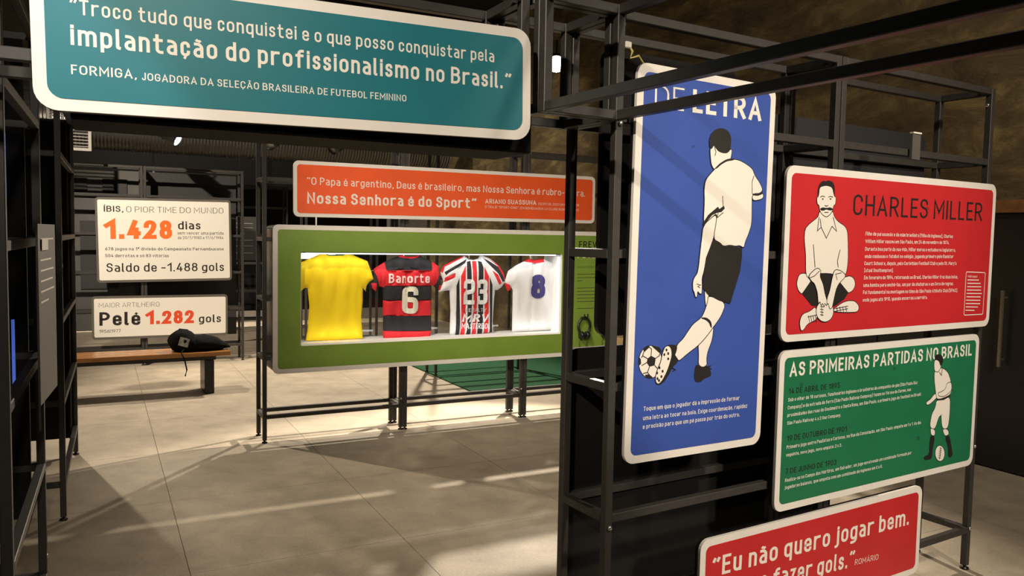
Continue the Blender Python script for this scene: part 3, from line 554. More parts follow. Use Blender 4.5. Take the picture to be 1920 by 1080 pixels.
('de 20/7/1980 a 17/6/1984',.8405,.475,1.3582,.4762,.0344,11,'k'),
('678 jogos na 1ª divisão do Campeonato Pernambucano',.0665,.3443,1.3565,.3385,.0358,13,'k'),
('504 derrotas e só 83 vitórias',.0656,.2671,.7376,.2613,.0351,13,'k'),
('Saldo de -1.488 gols',.0744,.096,1.3576,.0863,.1011,13,'k')],'P':[]},
'pele':{'w':1.434,'h':.447,'u':-.528,'z':.358,'T':[('MAIOR ARTILHEIRO',.0502,.3452,.6882,.3436,.0537,6,'k'),
('Pelé',.0525,.1354,.4796,.1315,.1557,17,'k'),
('1.282',.5359,.1342,1.0679,.1324,.1573,22,'r'),
('gols',1.125,.1353,1.3785,.1335,.095,14,'k'),
('1956|1977',.0498,.0522,.2719,.0526,.036,11,'k')],'P':[]}}}

# ---------------------------------------------------------------- the room
U0, U1, V0, V1 = -8.5, 5.75, -4.0, 14.7
def room(name, a, b, m, parent=None):
    o = box(name, a, b, m, parent); 
    if not parent:
        c = o.location.copy(); o.location = FM.pt(c.x, c.y, c.z); o.rotation_euler.z = math.radians(27.5); o['kind'] = 'structure'
    return o
def concrete():
    m = bpy.data.materials.new('floor_concrete'); m.use_nodes = True; nt = m.node_tree; b = nt.nodes['Principled BSDF']
    g = nt.nodes.new('ShaderNodeNewGeometry')
    def nz(s, d=8, r=.6):
        n = nt.nodes.new('ShaderNodeTexNoise'); n.inputs['Scale'].default_value = s; n.inputs['Detail'].default_value = d
        n.inputs['Roughness'].default_value = r; nt.links.new(g.outputs['Position'], n.inputs['Vector']); return n
    a = nz(.9); f = nz(70, 4, .8); c = nz(5, 8)
    r = nt.nodes.new('ShaderNodeValToRGB'); r.color_ramp.elements[0].position = .3; r.color_ramp.elements[0].color = (.32, .27, .20, 1)
    r.color_ramp.elements[1].position = .72; r.color_ramp.elements[1].color = (.46, .39, .30, 1)
    nt.links.new(a.outputs['Fac'], r.inputs['Fac'])
    mx = nt.nodes.new('ShaderNodeMix'); mx.data_type = 'RGBA'; mx.blend_type = 'OVERLAY'; mx.inputs['Factor'].default_value = .35
    nt.links.new(r.outputs[0], mx.inputs[6]); nt.links.new(f.outputs['Fac'], mx.inputs[7])
    m2 = nt.nodes.new('ShaderNodeMix'); m2.data_type = 'RGBA'; m2.blend_type = 'OVERLAY'; m2.inputs['Factor'].default_value = .4
    nt.links.new(mx.outputs[2], m2.inputs[6]); nt.links.new(c.outputs['Fac'], m2.inputs[7])
    nt.links.new(m2.outputs[2], b.inputs['Base Color']); b.inputs['Roughness'].default_value = .62
    bp = nt.nodes.new('ShaderNodeBump'); bp.inputs['Strength'].default_value = .25; bp.inputs['Distance'].default_value = .01
    nt.links.new(f.outputs['Fac'], bp.inputs['Height']); nt.links.new(bp.outputs[0], b.inputs['Normal'])
    return m
def rawwall():
    m = bpy.data.materials.new('raw_plaster'); m.use_nodes = True; nt = m.node_tree; b = nt.nodes['Principled BSDF']
    g = nt.nodes.new('ShaderNodeNewGeometry'); mp = nt.nodes.new('ShaderNodeMapping'); mp.inputs['Scale'].default_value = (1, 1, 2.6)
    nt.links.new(g.outputs['Position'], mp.inputs['Vector'])
    n = nt.nodes.new('ShaderNodeTexNoise'); n.inputs['Scale'].default_value = 1.6; n.inputs['Detail'].default_value = 10; n.inputs['Roughness'].default_value = .7; n.inputs['Distortion'].default_value = .5
    nt.links.new(mp.outputs[0], n.inputs['Vector'])
    r = nt.nodes.new('ShaderNodeValToRGB'); e = r.color_ramp.elements
    e[0].position = .32; e[0].color = (.06, .042, .024, 1); e[1].position = .72; e[1].color = (.40, .31, .12, 1)
    x = e.new(.52); x.color = (.17, .12, .055, 1)
    nt.links.new(n.outputs['Fac'], r.inputs['Fac']); nt.links.new(r.outputs[0], b.inputs['Base Color']); b.inputs['Roughness'].default_value = .85
    bp = nt.nodes.new('ShaderNodeBump'); bp.inputs['Strength'].default_value = .9; bp.inputs['Distance'].default_value = .05
    nt.links.new(n.outputs['Fac'], bp.inputs['Height']); nt.links.new(bp.outputs[0], b.inputs['Normal'])
    return m
CONC = concrete(); PLAST = rawwall()
CEIL = mat('ceiling_dark', (.022, .017, .014), .8, var=.5, scale=1.5)
floor = room('floor', (U0, V0, -.12), (U1, V1, -.012), mat('floor_joint', (.05, .042, .032), .9))
us = [.36 + 1.05 * k for k in range(-9, 7)]; vss = [3.895 + 1.125 * k for k in range(-8, 11)]
us = [U0] + [q for q in us if U0 + .2 < q < U1 - .2] + [U1]; vss = [V0] + [q for q in vss if V0 + .2 < q < V1 - .2] + [V1]
slabs = {}
for a, b in zip(us, us[1:]):
    for c, d in zip(vss, vss[1:]):
        k = (round(b - a, 3), round(d - c, 3))
        if k not in slabs:
            bm = bmesh.new(); boxm(bm, (-k[0] / 2 + .0015, -k[1] / 2 + .0015, -.03), (k[0] / 2 - .0015, k[1] / 2 - .0015, 0)); bev(bm, 0)
            me = bpy.data.meshes.new('floor_slab'); bm.to_mesh(me); bm.free(); me.materials.append(CONC); slabs[k] = me
        o = bpy.data.objects.new('floor_slab', slabs[k]); COL.objects.link(o); o.parent = floor
        fl = floor.location
        # parent is rotated, so children use the room's own u, v
        o.location = ((a + b) / 2 - (U0 + U1) / 2, (c + d) / 2 - (V0 + V1) / 2, .12)
room('ceiling', (U0, V0, 5.2), (U1, V1, 5.3), CEIL)
room('wall_far', (U0, V1, -.1), (U1, V1 + .15, 5.2), mat('wall_grey', (.33, .31, .28), .8, var=.12, scale=3))
wr = room('wall_right', (U1, V0, -.1), (U1 + .15, V1, 5.2), PLAST)
room('wall_left', (U0 - .15, V0, -.1), (U0, V1, 5.2), MATTE)
room('wall_back', (U0, V0 - .15, -.1), (U1, V0, 5.2), MATTE)
# concrete beams under the ceiling
for k, v in enumerate((2.2, 4.6, 7.0, 9.4, 11.8)):
    o = room('ceiling_beam', (U0, v, 4.75), (U1, v + .3, 5.2), CEIL); o.name = 'trim_%d' % (k + 1)
# the dark doors below a timber lintel in the raw wall
def onwall(name, a, b, m, par=None, bevel=0):
    return box(name, a, b, m, par, bevel)
d = thing('sliding_door', None, None, FM.pt(U1, 0, 0), 27.5); d.name = 'door_1'; d['kind'] = 'structure'
DOORM = mat('door_dark', (.013, .012, .012), .35)
leaves = []
for k, (v0, v1) in enumerate(((1.35, 2.86), (2.87, 4.38), (4.39, 5.9))):
    lf_ = box('door_leaf', (-.07, v0, .01), (-.012, v1, 1.83), DOORM, d, .004); leaves.append(lf_)
wood = mat('timber', (.24, .105, .035), .55, var=.3, scale=14)
box('timber_lintel', (-.11, 1.2, 1.835), (-.002, 6.1, 1.925), wood, d, .004)
bm = bmesh.new(); cyl_between(bm, (-.12, 3.35, .75), (-.12, 3.35, 1.29), .013); 
for z in (.8, 1.24): cyl_between(bm, (-.12, 3.35, z), (-.07, 3.35, z), .008)
h = fin('door_handle', bm, mat('brushed_steel', (.55, .48, .38), .3, .9), leaves[1]); h.location = -leaves[1].location; h['label'] = 'long brushed metal bar handle'
s = thing('switch_box', 'small black box with a white label on the raw wall at the right edge', 'switch box', FM.pt(U1, 3.06, 2.05), 27.5)
box('housing', (-.07, -.09, 0), (-.002, .09, .2), BLACK, s, .006); box('label_plate', (-.073, -.07, .03), (-.0705, .05, .13), CREAM, s)
box('label_mark', (-.0745, -.03, .06), (-.0732, .01, .11), INK, s)

turf = box('turf_carpet', (3.38, 7.25, .001), (5.70, 11.2, .016), mat('turf_green', (.008, .075, .026), .95, var=.35, scale=90, bump=.6), None, .003)
c = turf.location.copy(); turf.location = FM.pt(c.x, c.y, c.z); turf.rotation_euler.z = math.radians(27.5)
tag(turf, 'dark green artificial turf lying on the concrete behind the shirt case', 'carpet')

# ---------------------------------------------------------------- steel display frames
ZS = (.2, .65, 1.1, 1.55, 2.0, 2.334)
FOOTM = {}
def foot(parent, x, y, z=0):
    if 'm' not in FOOTM:
        o = lathe('foot', [(.0, .0), (.021, .0), (.021, .008), (.008, .012), (.008, .03), (0, .03)], BLACK, parent, 12); FOOTM['m'] = o.data
    else:
        o = bpy.data.objects.new('foot', FOOTM['m']); COL.objects.link(o); o.parent = parent
    o.location = (x, y, z)
def bolt(parent, x, y, z, ax='y'):
    k = 'b' + ax
    if k not in FOOTM:
        o = lathe('bolt', [(0, 0), (.009, 0), (.009, .006), (.005, .009), (0, .009)], ZINC, parent, 10, axis='z'); 
        if ax == 'y': o.data.transform(Matrix.Rotation(math.radians(90), 4, 'X'))
        if ax == 'x': o.data.transform(Matrix.Rotation(math.radians(-90), 4, 'Y'))
        FOOTM[k] = o.data
    else:
        o = bpy.data.objects.new('bolt', FOOTM[k]); COL.objects.link(o); o.parent = parent
    o.location = (x, y, z)
def post(root, x, y, z0=.02, z1=2.35, ft=True):
    o = tube('post', root, 'z', (x, y, z0), z1 - z0)
    if ft: foot(o, 0, 0, -z0)
def module(fr, u0, u1, v0, v1, label, group, zs=ZS, skip=(), noft=False, z1=2.35, zmin=.02, cat='display frame'):
    root = thing('display_frame', label, cat, fr.pt(u0, v0, 0), fr.yaw, group)
    W = u1 - u0; D = v1 - v0; h = T / 2
    for i, (x, y) in enumerate(((h, h), (W - h, h), (h, D - h), (W - h, D - h))): post(root, x, y, zmin, z1, not noft)
    for z in zs:
        for y, n in ((h, 'f'), (D - h, 'r')):
            if (n, z) not in skip: tube('rail', root, 'x', (T, y, z), W - 2 * T)
        for x, n in ((h, 'a'), (W - h, 'b')):
            if (n, z) not in skip: tube('rail', root, 'y', (x, T, z), D - 2 * T)
    return root
gR = 'black steel frames carrying the blue, red and green panels'
r1 = module(FR, 0, 1.15, 0, .28, 'black steel frame holding the tall blue panel, nearest the middle of the room', gR)
r2 = module(FR, 1.156, 2.306, 0, .28, 'black steel frame holding the right halves of the red and green panels', gR)
bolt(r1, .016, -.001, 1.98); bolt(r1, .016, -.001, 2.3); bolt(r1, .016, -.001, .62); bolt(r2, 1.134, -.001, .62); bolt(r2, 1.13, -.001, .21); bolt(r2, -.001, .02, 2.19, 'x'); bolt(r2, 1.115, .016, 2.27, 'x')
ga = 'overhead steel frames spanning the walkway'
l1 = module(FR, -.31, -.004, 0, .28, 'short overhead black frame between the teal sign and the frame of the blue panel', ga, (2.0, 2.334), noft=True, zmin=1.984)
bolt(l1, .13, -.001, 2.0); 
l2 = module(FT, -1.62, -.03, .065, .345, 'long overhead black frame behind the teal sign', ga, (2.0, 2.334), noft=True, zmin=1.984)
# the arm reaching over the walkway towards the viewer
arm = module(FR, -.31, .0, -2.75, -.006, 'overhead black frame reaching forward in front of the blue panel', ga, (2.0, 2.334), noft=True, zmin=1.984)
gC = 'black steel frames carrying the shirt case'
def cframe(u0, u1, label, left=False):
    root = thing('display_frame', label, 'display frame', FC.pt(u0, 0, 0), FC.yaw, gC); W = u1 - u0; D = .28; h = T / 2
    for x, end in ((h, left), (W - h, False)):
        for y in (h, D - h):
            if end: post(root, x, y)
            else: post(root, x, y, .02, .528); post(root, x, y, 1.668, 2.35, False)
    for z in ZS:
        low = z < .5 or z > 1.7
        if low:
            for y in (h, D - h): tube('rail', root, 'x', (T, y, z), W - 2 * T)
        for x, end in ((h, left), (W - h, False)):
            if low or end: tube('rail', root, 'y', (x, T, z), D - 2 * T)
        if left and not low:
            for y in (h, D - h): tube('rail', root, 'x', (T, y, z), .03)
    return root
c1 = cframe(0, 1.118, 'black steel frame under the left end of the green shirt case', True)
c2 = cframe(1.124, 2.242, 'black steel frame under the middle of the green shirt case')
c3 = cframe(2.248, 3.366, 'black steel frame under the right end of the green shirt case')
for r in (c1, c2): bolt(r, 1.10, -.001, .26); bolt(r, 1.10, .25, .14)
gP = 'black steel frames behind the bench'
p1 = module(FP, -1.16, -.003, 0, .28, 'black steel frame behind the left half of the white number signs', gP)
p2 = module(FP, .003, 1.13, 0, .28, 'black steel frame behind the right half of the white number signs', gP)
GREYB = mat('grey_board', (.085, .08, .075), .7, var=.15, scale=3); GREYD = mat('grey_board_dark', (.03, .029, .029), .7)
def rearboards(root, W, spec):
    for x0, x1, z0, z1, m_ in spec: box('back_board', (x0, .283, z0), (x1, .295, z1), m_, root)
rearboards(p1, 1.16, [(.3, 1.13, 2.02, 2.3, GREYB), (.3, 1.13, .4, 1.98, GREYB)])
rearboards(p2, 1.13, [(.02, 1.08, .3, 2.3, GREYD)])
for x0, x1, z0, z1 in ((.38, .58, 1.98, 2.2), (.74, 1.0, 1.98, 2.2), (.5, .9, .9, 1.7)): box('dark_square', (x0, .268, z0), (x1, .276, z1), GREYD, p1)
gL = 'black steel frames along the left side of the walkway'
L1 = module(FL, -1.15, 0, -2.375, -1.26, 'black steel frame nearest the viewer at the left edge, with folded text leaflets', gL, (.2, .65, 1.1, 1.55, 2.0, 2.334))
L2 = module(FL, -1.15, 0, -.0, 1.46, 'second black steel frame along the left side, its feet in the open floor', gL)
box('back_board', (.0, 1.085, .45), (1.10, 1.11, 2.33), MATTE, L1); box('back_board', (.02, 1.41, .13), (1.13, 1.425, 2.33), MATTE, L2)
box('side_board', (1.105, 1.30, .13), (1.115, 1.42, 2.33), MATTE, L2)
bolt(L1, 1.151, 1.10, 1.35, 'x'); bolt(L1, 1.151, 1.10, .28, 'x'); bolt(L2, 1.151, .02, 1.4, 'x'); bolt(L2, 1.151, 1.445, .3, 'x')

def backsign(fr, u0, u1, v, z0, z1, label, m_=BLACK, r=.045, dep=.02):
    t = thing('sign_panel', label, 'sign', fr.pt(u0, v, z0), fr.yaw)
    plate('board', rrect(0, 0, u1 - u0, z1 - z0, r), 0, dep, m_, t)
    return t
backsign(FR, .165, .86, .285, 1.235, 2.30, 'back of a tall black sign behind the upper half of the blue panel')
backsign(FR, .872, 2.22, .285, 1.24, 2.15, 'back of a wide black sign behind the red panel, against the raw wall', mat('board_slate', (.022, .022, .025), .5))
backsign(FR, .03, 1.59, .285, .06, 1.195, 'back of a wide black sign behind the lower half of the blue panel', MATTE)
nb = box('partition_panel', (0, 0, 0), (.3, .08, 1.68), MATTE, None, .003)
nb.location = (1.365, 1.5, 0); nb.rotation_euler.z = math.radians(20)
tag(nb, 'black partition panel at the bottom right edge of the picture', 'partition')

# ---------------------------------------------------------------- signs
def filled(ink, P, y, mi):
    F = tessellate_polygon([[Vector((p[0], p[1], 0)) for p in P]])
    F = [tuple(f) for f in F if (Vector(P[f[1]]) - Vector(P[f[0]])).cross(Vector(P[f[2]]) - Vector(P[f[0]])) != 0]
    ink.add([Vector(p) for p in P], F, lambda p: (p.x, y, p.y), mi)
def lineof(ink, P, y, mi, w, cl):
    V = []; F = []; ribbon(V, F, [Vector(p) for p in P], w, cl, False); ink.add(V, F, lambda p: (p.x, y, p.y), mi)
def sign(key, fr, label, v=-.04, inset=.028, depth=.03, r=.042, hole=None, lw=.0032, housing=.003):
    d = DATA['signs'][key]; W, H = d['w'], d['h']; tilt = TILT.get(key, 0)
    z = d['z'] - math.tan(math.radians(tilt)) * W / 2
    t = thing('text_sign', label, 'sign', fr.pt(d['u'], v, z), fr.yaw, None, tilt)
    holes = [rrect(*hole, .012, 3)] if hole else []
    neg = key in ('ibis', 'pele')
    if neg:
        plate('frame', rrect(-.024, -.028, W + .024, H + .028, r), 0, depth, mat('sign_rim', (.12, .105, .09), .45), t)
        plate('face', rrect(0, 0, W, H, .018), -.0012, 0, INKSIGN, t)
    else:
        plate('border', rrect(0, 0, W, H, r), 0, .012, WHITE, t, holes)
        plate('housing', rrect(housing, housing, W - housing, H - housing, r), .0125, depth, BLACK, t, holes)
        col = mat('sign_' + key, SIGNCOL[key], .42, var=.06, scale=5)
        plate('face', rrect(inset, inset, W - inset, H - inset, max(r - .018, .012)), -.0012, -.0001, col, t, holes)
    by = {}
    for rec in d['T']: by.setdefault(rec[7], []).append(rec)
    for c, recs in by.items():
        for (txt, x0, z0, x1, z1, h, wt, _c) in recs:
            ink = Ink(); setline(ink, txt, x0, z0, x1, z1, h, wt, -.0017, seg=(4 if h > .03 else 2))
            o = pyd('lettering', ink.v, ink.f, INKS[c], t)
            if h < .032: o['kind'] = 'stuff'
            o['label'] = {'w': 'cream lettering', 'k': 'black lettering', 'o': 'orange numerals', 'r': 'red numerals'}[c]
    if d['P']:
        ink = Ink(); bars = Ink()
        ml = [CREAM, INK, SMUDGE.get(key, INK)]; ix = {'w': 0, 'k': 1, 's': 2}
        y = -.0017
        for kind, c, P in d['P']:
            if c == 's':
                q = Ink(); filled(q, P, -.0016, 0); pyd('smudge', q.v, q.f, ml[2], t); continue
            y -= .00007; mi = ix[c]
            if kind in 'fo': P = chaikin(P)
            if kind in 'foh': filled(ink, P, y, mi)
            if kind == 'o': lineof(ink, P, y - .00003, 1, lw, True)
            if kind == 'l': lineof(ink, P, y, 1, lw, False)
            if kind == 'd': lineof(bars, P, y, mi, .0045, False)
            if kind == 'L': lineof(bars, P, y, mi, .004, True)
        if ink.v: pyd('printed_figure', ink.v, ink.f, ml, t, ink.m)
        if bars.v: tag(pyd('small_print', bars.v, bars.f, ml, t, bars.m), kind='stuff')
    return t
TILT = dict(teal=1.0, blue=-.6, ibis=.75, orange=.3)
INKSIGN = mat('sign_white', SIGNCOL['ibis'], .5)
sign('teal', FT, 'wide teal sign with a cream quotation hanging over the walkway', 0, depth=.06, r=.05)
hb = backsign(FT, -1.29, .03, .347, 1.875, 2.2, 'black back of the second overhead sign behind the teal one', MATTE)
und = box('light_channel', (-1.27, .075, 1.862), (-.01, .33, 1.98), MATTE, None, .006)
c = und.location.copy(); und.location = FT.pt(c.x, c.y, c.z); und.rotation_euler.z = math.radians(28)
tag(und, 'black glossy channel along the underside of the overhead frame below the teal sign', 'channel')
sign('blue', FR, 'tall blue sign with a footballer seen from behind kicking a ball')
sign('red', FR, 'large red sign with a seated man with a moustache and black title')
sign('green', FR, 'green sign with dated match texts and a walking player')
sign('rom', FR, 'lowest red sign with a cream quotation, cut by the bottom of the picture')
sign('orange', FC, 'long orange sign with a cream quotation above the shirt case')
HOLE = (.207, .206, 2.528, .925)
ca = sign('case', FC, 'long lime green display case with a window of hanging football shirts', hole=HOLE, depth=.30, inset=.036)
ca.name = 'shirt_display_case'; ca['category'] = 'display case'
sign('ibis', FP, 'upper white sign with a big orange number, behind the bench', r=.04)
sign('pele', FP, 'lower white sign with a big red number, behind the bench', r=.04)
# inside of the case: lit white lining, light strips, glass
x0, z0, x1, z1 = HOLE
LIN = mat('case_lining', (.88, .88, .86), .5)
box('ledge', (x0, .013, z0 - .004), (x1, .298, z0 + .012), LIN, ca)
box('side_wall', (x1 - .012, .013, z0 + .0125), (x1, .298, z1), LIN, ca); box('side_wall', (x0, .013, z0 + .0125), (x0 + .006, .298, z1), LIN, ca)
box('top_wall', (x0 + .0065, .013, z1 - .006), (x1 - .0125, .298, z1), BLACK, ca)
GL = mat('led_white', (.95, .97, 1), .5, emit=2.2)
box('light_strip', (x0 + .05, .03, z1 - .016), (x1 - .05, .05, z1 - .0065), GL, ca)
box('light_strip', (x1 - .02, .03, z0 + .03), (x1 - .0125, .05, z1 - .03), GL, ca)
box('light_panel', (x0 + .02, .27, z1 - .06), (x0 + .34, .29, z1 - .0165), GL, ca)
g = bpy.data.materials.new('glass_pane'); g.use_nodes = True; nt = g.node_tree
tr = nt.nodes.new('ShaderNodeBsdfTransparent'); gl = nt.nodes.new('ShaderNodeBsdfGlossy'); gl.inputs['Roughness'].default_value = .02
fr_ = nt.nodes.new('ShaderNodeFresnel'); fr_.inputs['IOR'].default_value = 1.45; mx = nt.nodes.new('ShaderNodeMixShader')
tr.inputs['Color'].default_value = (.97, .98, .975, 1)
nt.links.new(fr_.outputs[0], mx.inputs[0]); nt.links.new(tr.outputs[0], mx.inputs[1]); nt.links.new(gl.outputs[0], mx.inputs[2])
nt.links.new(mx.outputs[0], nt.nodes['Material Output'].inputs['Surface'])
GLASS = g
box('glass_pane', (x0 + .007, .292, z0 + .0125), (x1 - .0125, .297, z1 - .0065), GLASS, ca)
def arealight(name, parent, loc, rot, sx, sy, e, col=(1, 1, 1)):
    l = bpy.data.lights.new(name, 'AREA'); l.shape = 'RECTANGLE'; l.size = sx; l.size_y = sy; l.energy = e; l.color = col
    o = bpy.data.objects.new(name, l); COL.objects.link(o); o.parent = parent; o.location = loc; o.rotation_euler = rot
arealight('strip_glow', ca, ((x0 + x1) / 2, .045, z1 - .02), (math.radians(28), 0, 0), 2.2, .03, 2.1, (1, .98, .95))
arealight('strip_glow', ca, ((x0 + x1) / 2, .05, z0 + .03), (math.radians(152), 0, 0), 2.2, .03, 1.2, (1, .98, .95))
arealight('strip_glow', ca, (x1 - .03, .06, (z0 + z1) / 2), (0, math.radians(70), math.radians(15)), .6, .03, .3, (1, .98, .95))

# ---------------------------------------------------------------- football shirts
SHM = {'y': mat('jersey_yellow', (.87, .63, .0), .75), 'g': mat('jersey_green', (.01, .12, .05), .8), 'k': mat('jersey_black', (.012, .011, .013), .8),
       'r': mat('jersey_red', (.62, .012, .02), .75), 'w': mat('jersey_white', (.66, .655, .66), .8), 'p': mat('jersey_pink', (.85, .62, .6), .8),
       'c': mat('jersey_cream', (.72, .68, .56), .8), 'n': mat('jersey_navy', (.035, .03, .16), .8), 'w2': mat('jersey_grey', (.45, .43, .44), .8)}
def segd(p, a, b):
    ab = b - a; t = max(0, min(1, (p - a).dot(ab) / max(ab.length_squared, 1e-12))); return (p - a - ab * t).length
def shirt(key, base, label, back):
    S = DATA['shirts'][key]; out = [Vector(p) for p in S['out']]
    cx = sum(p.x for p in out) / len(out); zb = min(p.y for p in out)
    # soften the outline
    sm = []
    for i, p in enumerate(out):
        q = out[(i + 1) % len(out)]; n = max(1, int((q - p).length / .03))
        sm += [p.lerp(q, k / n) for k in range(n)]
    xs = [p.x for p in out]; zs_ = [p.y for p in out]; extra = []
    x = min(xs)
    while x < max(xs):
        z = min(zs_)
        while z < max(zs_):
            q = Vector((x + random.uniform(-.003, .003), z + random.uniform(-.003, .003)))
            if inside(q, out) and min(segd(q, sm[i - 1], sm[i]) for i in range(len(sm))) > .008: extra.append(q)
            z += .017
        x += .017
    def edge(q): return min(segd(q, out[i - 1], out[i]) for i in range(len(out)))
    sd = cx * 7.3
    def surf(X, Z):
        q = Vector((X, Z)); e = edge(q) if inside(q, out) else 0
        r = (X - cx) / .2; hgt = (Z - zb) / .75
        fold = noise.noise(Vector((X * 16 + (Z - zb) * 3.5 * (1 if X > cx else -1) * (1 - hgt), Z * 2.2, sd))) * .019
        fold += noise.noise(Vector((X * 34, Z * 7, sd + 4))) * .008
        # drapes fanning from the shoulders
        fold += .009 * math.sin((X - cx) * 42 + (1 - hgt) * 2.5 * (1 if X > cx else -1)) * max(0, hgt - .1) * (1 - abs(r) * .3)
        return -.034 * (1 - math.exp(-e / .035)) + fold * min(1, e / .03)
    V, F = cdt([sm] + [r_[1] for r_ in S['reg']], extra)
    keep = []; mi = []; ks = [base] + sorted({r_[0] for r_ in S['reg']} - {base}) + ['k']
    for f in F:
        c = sum((V[i] for i in f), Vector((0, 0))) / len(f)
        if not inside(c, sm): continue
        a, b, d_ = [V[i] for i in f[:3]]
        if (b - a).cross(d_ - a) < 0: f = f[::-1]
        k = base
        for rk, rp in S['reg']:
            if inside(c, rp): k = rk
        keep.append(tuple(f)); mi.append(ks.index(k))
    n = len(V); v = []; 
    for p in V: v.append((p.x - cx, surf(p.x, p.y), p.y - zb))
    for p in V: v.append((p.x - cx, -surf(p.x, p.y) * .6 + .004, p.y - zb))
    faces = list(keep) + [tuple(i + n for i in f[::-1]) for f in keep]; mis = mi + mi; ed = {}
    for f, k in zip(keep, mi):
        for i in range(len(f)): ed[(f[i], f[(i + 1) % len(f)])] = k
    for (a, b), k in ed.items():
        if (b, a) not in ed: faces.append((b, a, a + n, b + n)); mis.append(k)
    t = thing('football_shirt', label, 'shirt', FC.pt(cx, .115, zb), FC.yaw, 'football shirts hanging in the case')
    pyd('shirt_body', v, faces, [SHM[k] for k in ks], t, mis, True)
    cols = {}
    for (txt, x0_, z0_, x1_, z1_, h_, wt, c, sk) in S['txt']:
        ink = cols.setdefault(c, Ink())
        setline(ink, txt, x0_, z0_, x1_, z1_, h_, wt, 0, sk, 3, lambda X, Z: surf(X, Z) - .004)
    for c, ink in cols.items():
        # cut the long strokes finely and lay them on the cloth
        bm = bmesh.new(); vv = [bm.verts.new(p) for p in ink.v]
        for f in ink.f:
            try: bm.faces.new([vv[i] for i in f])
            except ValueError: pass
        for _ in range(4):
            lg = [e for e in bm.edges if e.calc_length() > .02]
            if not lg: break
            bmesh.ops.subdivide_edges(bm, edges=lg, cuts=1)
        bmesh.ops.triangulate(bm, faces=bm.faces[:])
        for q in bm.verts: q.co.y = surf(q.co.x, q.co.z) - .0095; q.co.x -= cx; q.co.z -= zb
        bmesh.ops.recalc_face_normals(bm, faces=bm.faces[:])
        o = fin('shirt_print', bm, SHM[c], t)
    top = HOLE[3] + DATA['signs']['case']['z'] - zb - .006
    neck = max(p.y for p in out) - zb
    bm = bmesh.new(); path(bm, [(-.14, .02, neck - .09), (-.05, .02, neck - .045), (0, .02, neck - .03), (.05, .02, neck - .045), (.14, .02, neck - .09)], .004, 6)
    path(bm, [(0, .02, neck - .03), (0, .02, top)], .0025, 6); fin('hanger', bm, ZINC, t)
    return t
shirt('yellow', 'y', 'plain yellow football shirt with green cuffs, leftmost in the case', 1)
shirt('redblack', 'k', 'red and black hooped football shirt with number 6', 1)
shirt('tricolor', 'w', 'red, white and black striped football shirt with number 23', 1)
shirt('white', 'w', 'white football shirt with red collar and navy number 8', 1)

# headphones hanging on the right part of the case
def headphones(u, z, label):
    t = thing('headphones', label, 'headphones', FC.pt(u, -.04, z), FC.yaw, 'black headphones on the shirt case')
    HP = mat('headphone_black', (.014, .014, .014), .3)
    bm = bmesh.new()
    path(bm, [(.062 * math.sin(a), -.03, .08 * math.cos(a)) for a in [math.radians(x) for x in range(-150, 151, 20)]], .012, 8)
    fin('headband', bm, HP, t, True)
    for s in (-1, 1):
        c = lathe('ear_cup', [(0, -.018), (.03, -.018), (.036, -.008), (.036, .012), (.026, .02), (0, .02)], HP, t, 16)
        c.rotation_euler = (0, math.radians(90), 0); c.location = (s * .03, -.034, -.082)
        k = bmesh.new(); path(k, [(s * .03, -.03, -.11), (s * .045, -.02, -.15), (s * .03, -.012, -.2), (s * .05, -.006, -.235)], .0022, 6); fin('cord', k, HP, t)
    for s in (-1, 1):
        bm = bmesh.new(); cyl_between(bm, (s * .018, -.001, .078), (s * .018, -.06, .085), .006); cyl_between(bm, (s * .018, -.057, .085), (s * .018, -.057, .115), .006); fin('hook', bm, HP, t)
    return t
zc_ = DATA['signs']['case']['z']; uc_ = DATA['signs']['case']['u']
headphones(uc_ + 2.76, zc_ + .27, 'black headphones hanging on the lime case, left of the pair')
headphones(uc_ + 3.01, zc_ + .27, 'black headphones hanging on the lime case, half hidden behind a frame post')

# ---------------------------------------------------------------- folded leaflets on the left frame
lf = thing('folded_leaflet', 'dark grey folded board of small text fixed to the near left frame', 'board', FL.pt(.03, -2.2, 1.0), FL.yaw)
LM = mat('leaflet_grey', (.042, .038, .034), .55, var=.05)
def leaf(v0, v1, x0_, x1_, z0_, z1_):
    v = []; 
    for dx in (0, -.006):
        v += [(x0_ + dx, v0, z0_), (x1_ + dx, v1, z0_), (x1_ + dx, v1, z1_), (x0_ + dx, v0, z1_)]
    pyd('leaf', v, [(0, 1, 2, 3), (7, 6, 5, 4), (0, 4, 5, 1), (1, 5, 6, 2), (2, 6, 7, 3), (3, 7, 4, 0)], LM, lf)
leaf(0, .375, .03, .0, 0, .62); leaf(.377, .77, .0, .026, 0, .615)
ink = Ink()
for col_, n_, w_ in ((0, 15, .3), (1, 7, .3)):
    for i in range(n_):
        if (col_ == 0 and i in (9,)) or (col_ == 1 and i == 1): continue
        z = .56 - i * .036 - (.02 if col_ == 0 and i > 9 else 0); L_ = w_ * (1, .95, .8, .97, .9, 1, .55, .98, .9, .4)[i % 10]
        a = .04 if col_ == 0 else .42
        fx = (lambda q: .0312 - q / .375 * .03) if col_ == 0 else (lambda q: .0012 + (q - .377) / .393 * .026)
        k = len(ink.v); ink.v += [(fx(a), a, z), (fx(a + L_), a + L_, z), (fx(a + L_), a + L_, z + .006), (fx(a), a, z + .006)]; ink.f.append((k, k + 1, k + 2, k + 3)); ink.m.append(0)
k = len(ink.v); ink.v += [(.0085, .43, .525), (.018, .56, .525), (.018, .56, .565), (.0085, .43, .565)]; ink.f.append((k, k + 1, k + 2, k + 3))
lp = pyd('small_print', ink.v, ink.f, mat('leaflet_ink', (.5, .46, .4), .6), lf); lp['kind'] = 'stuff'
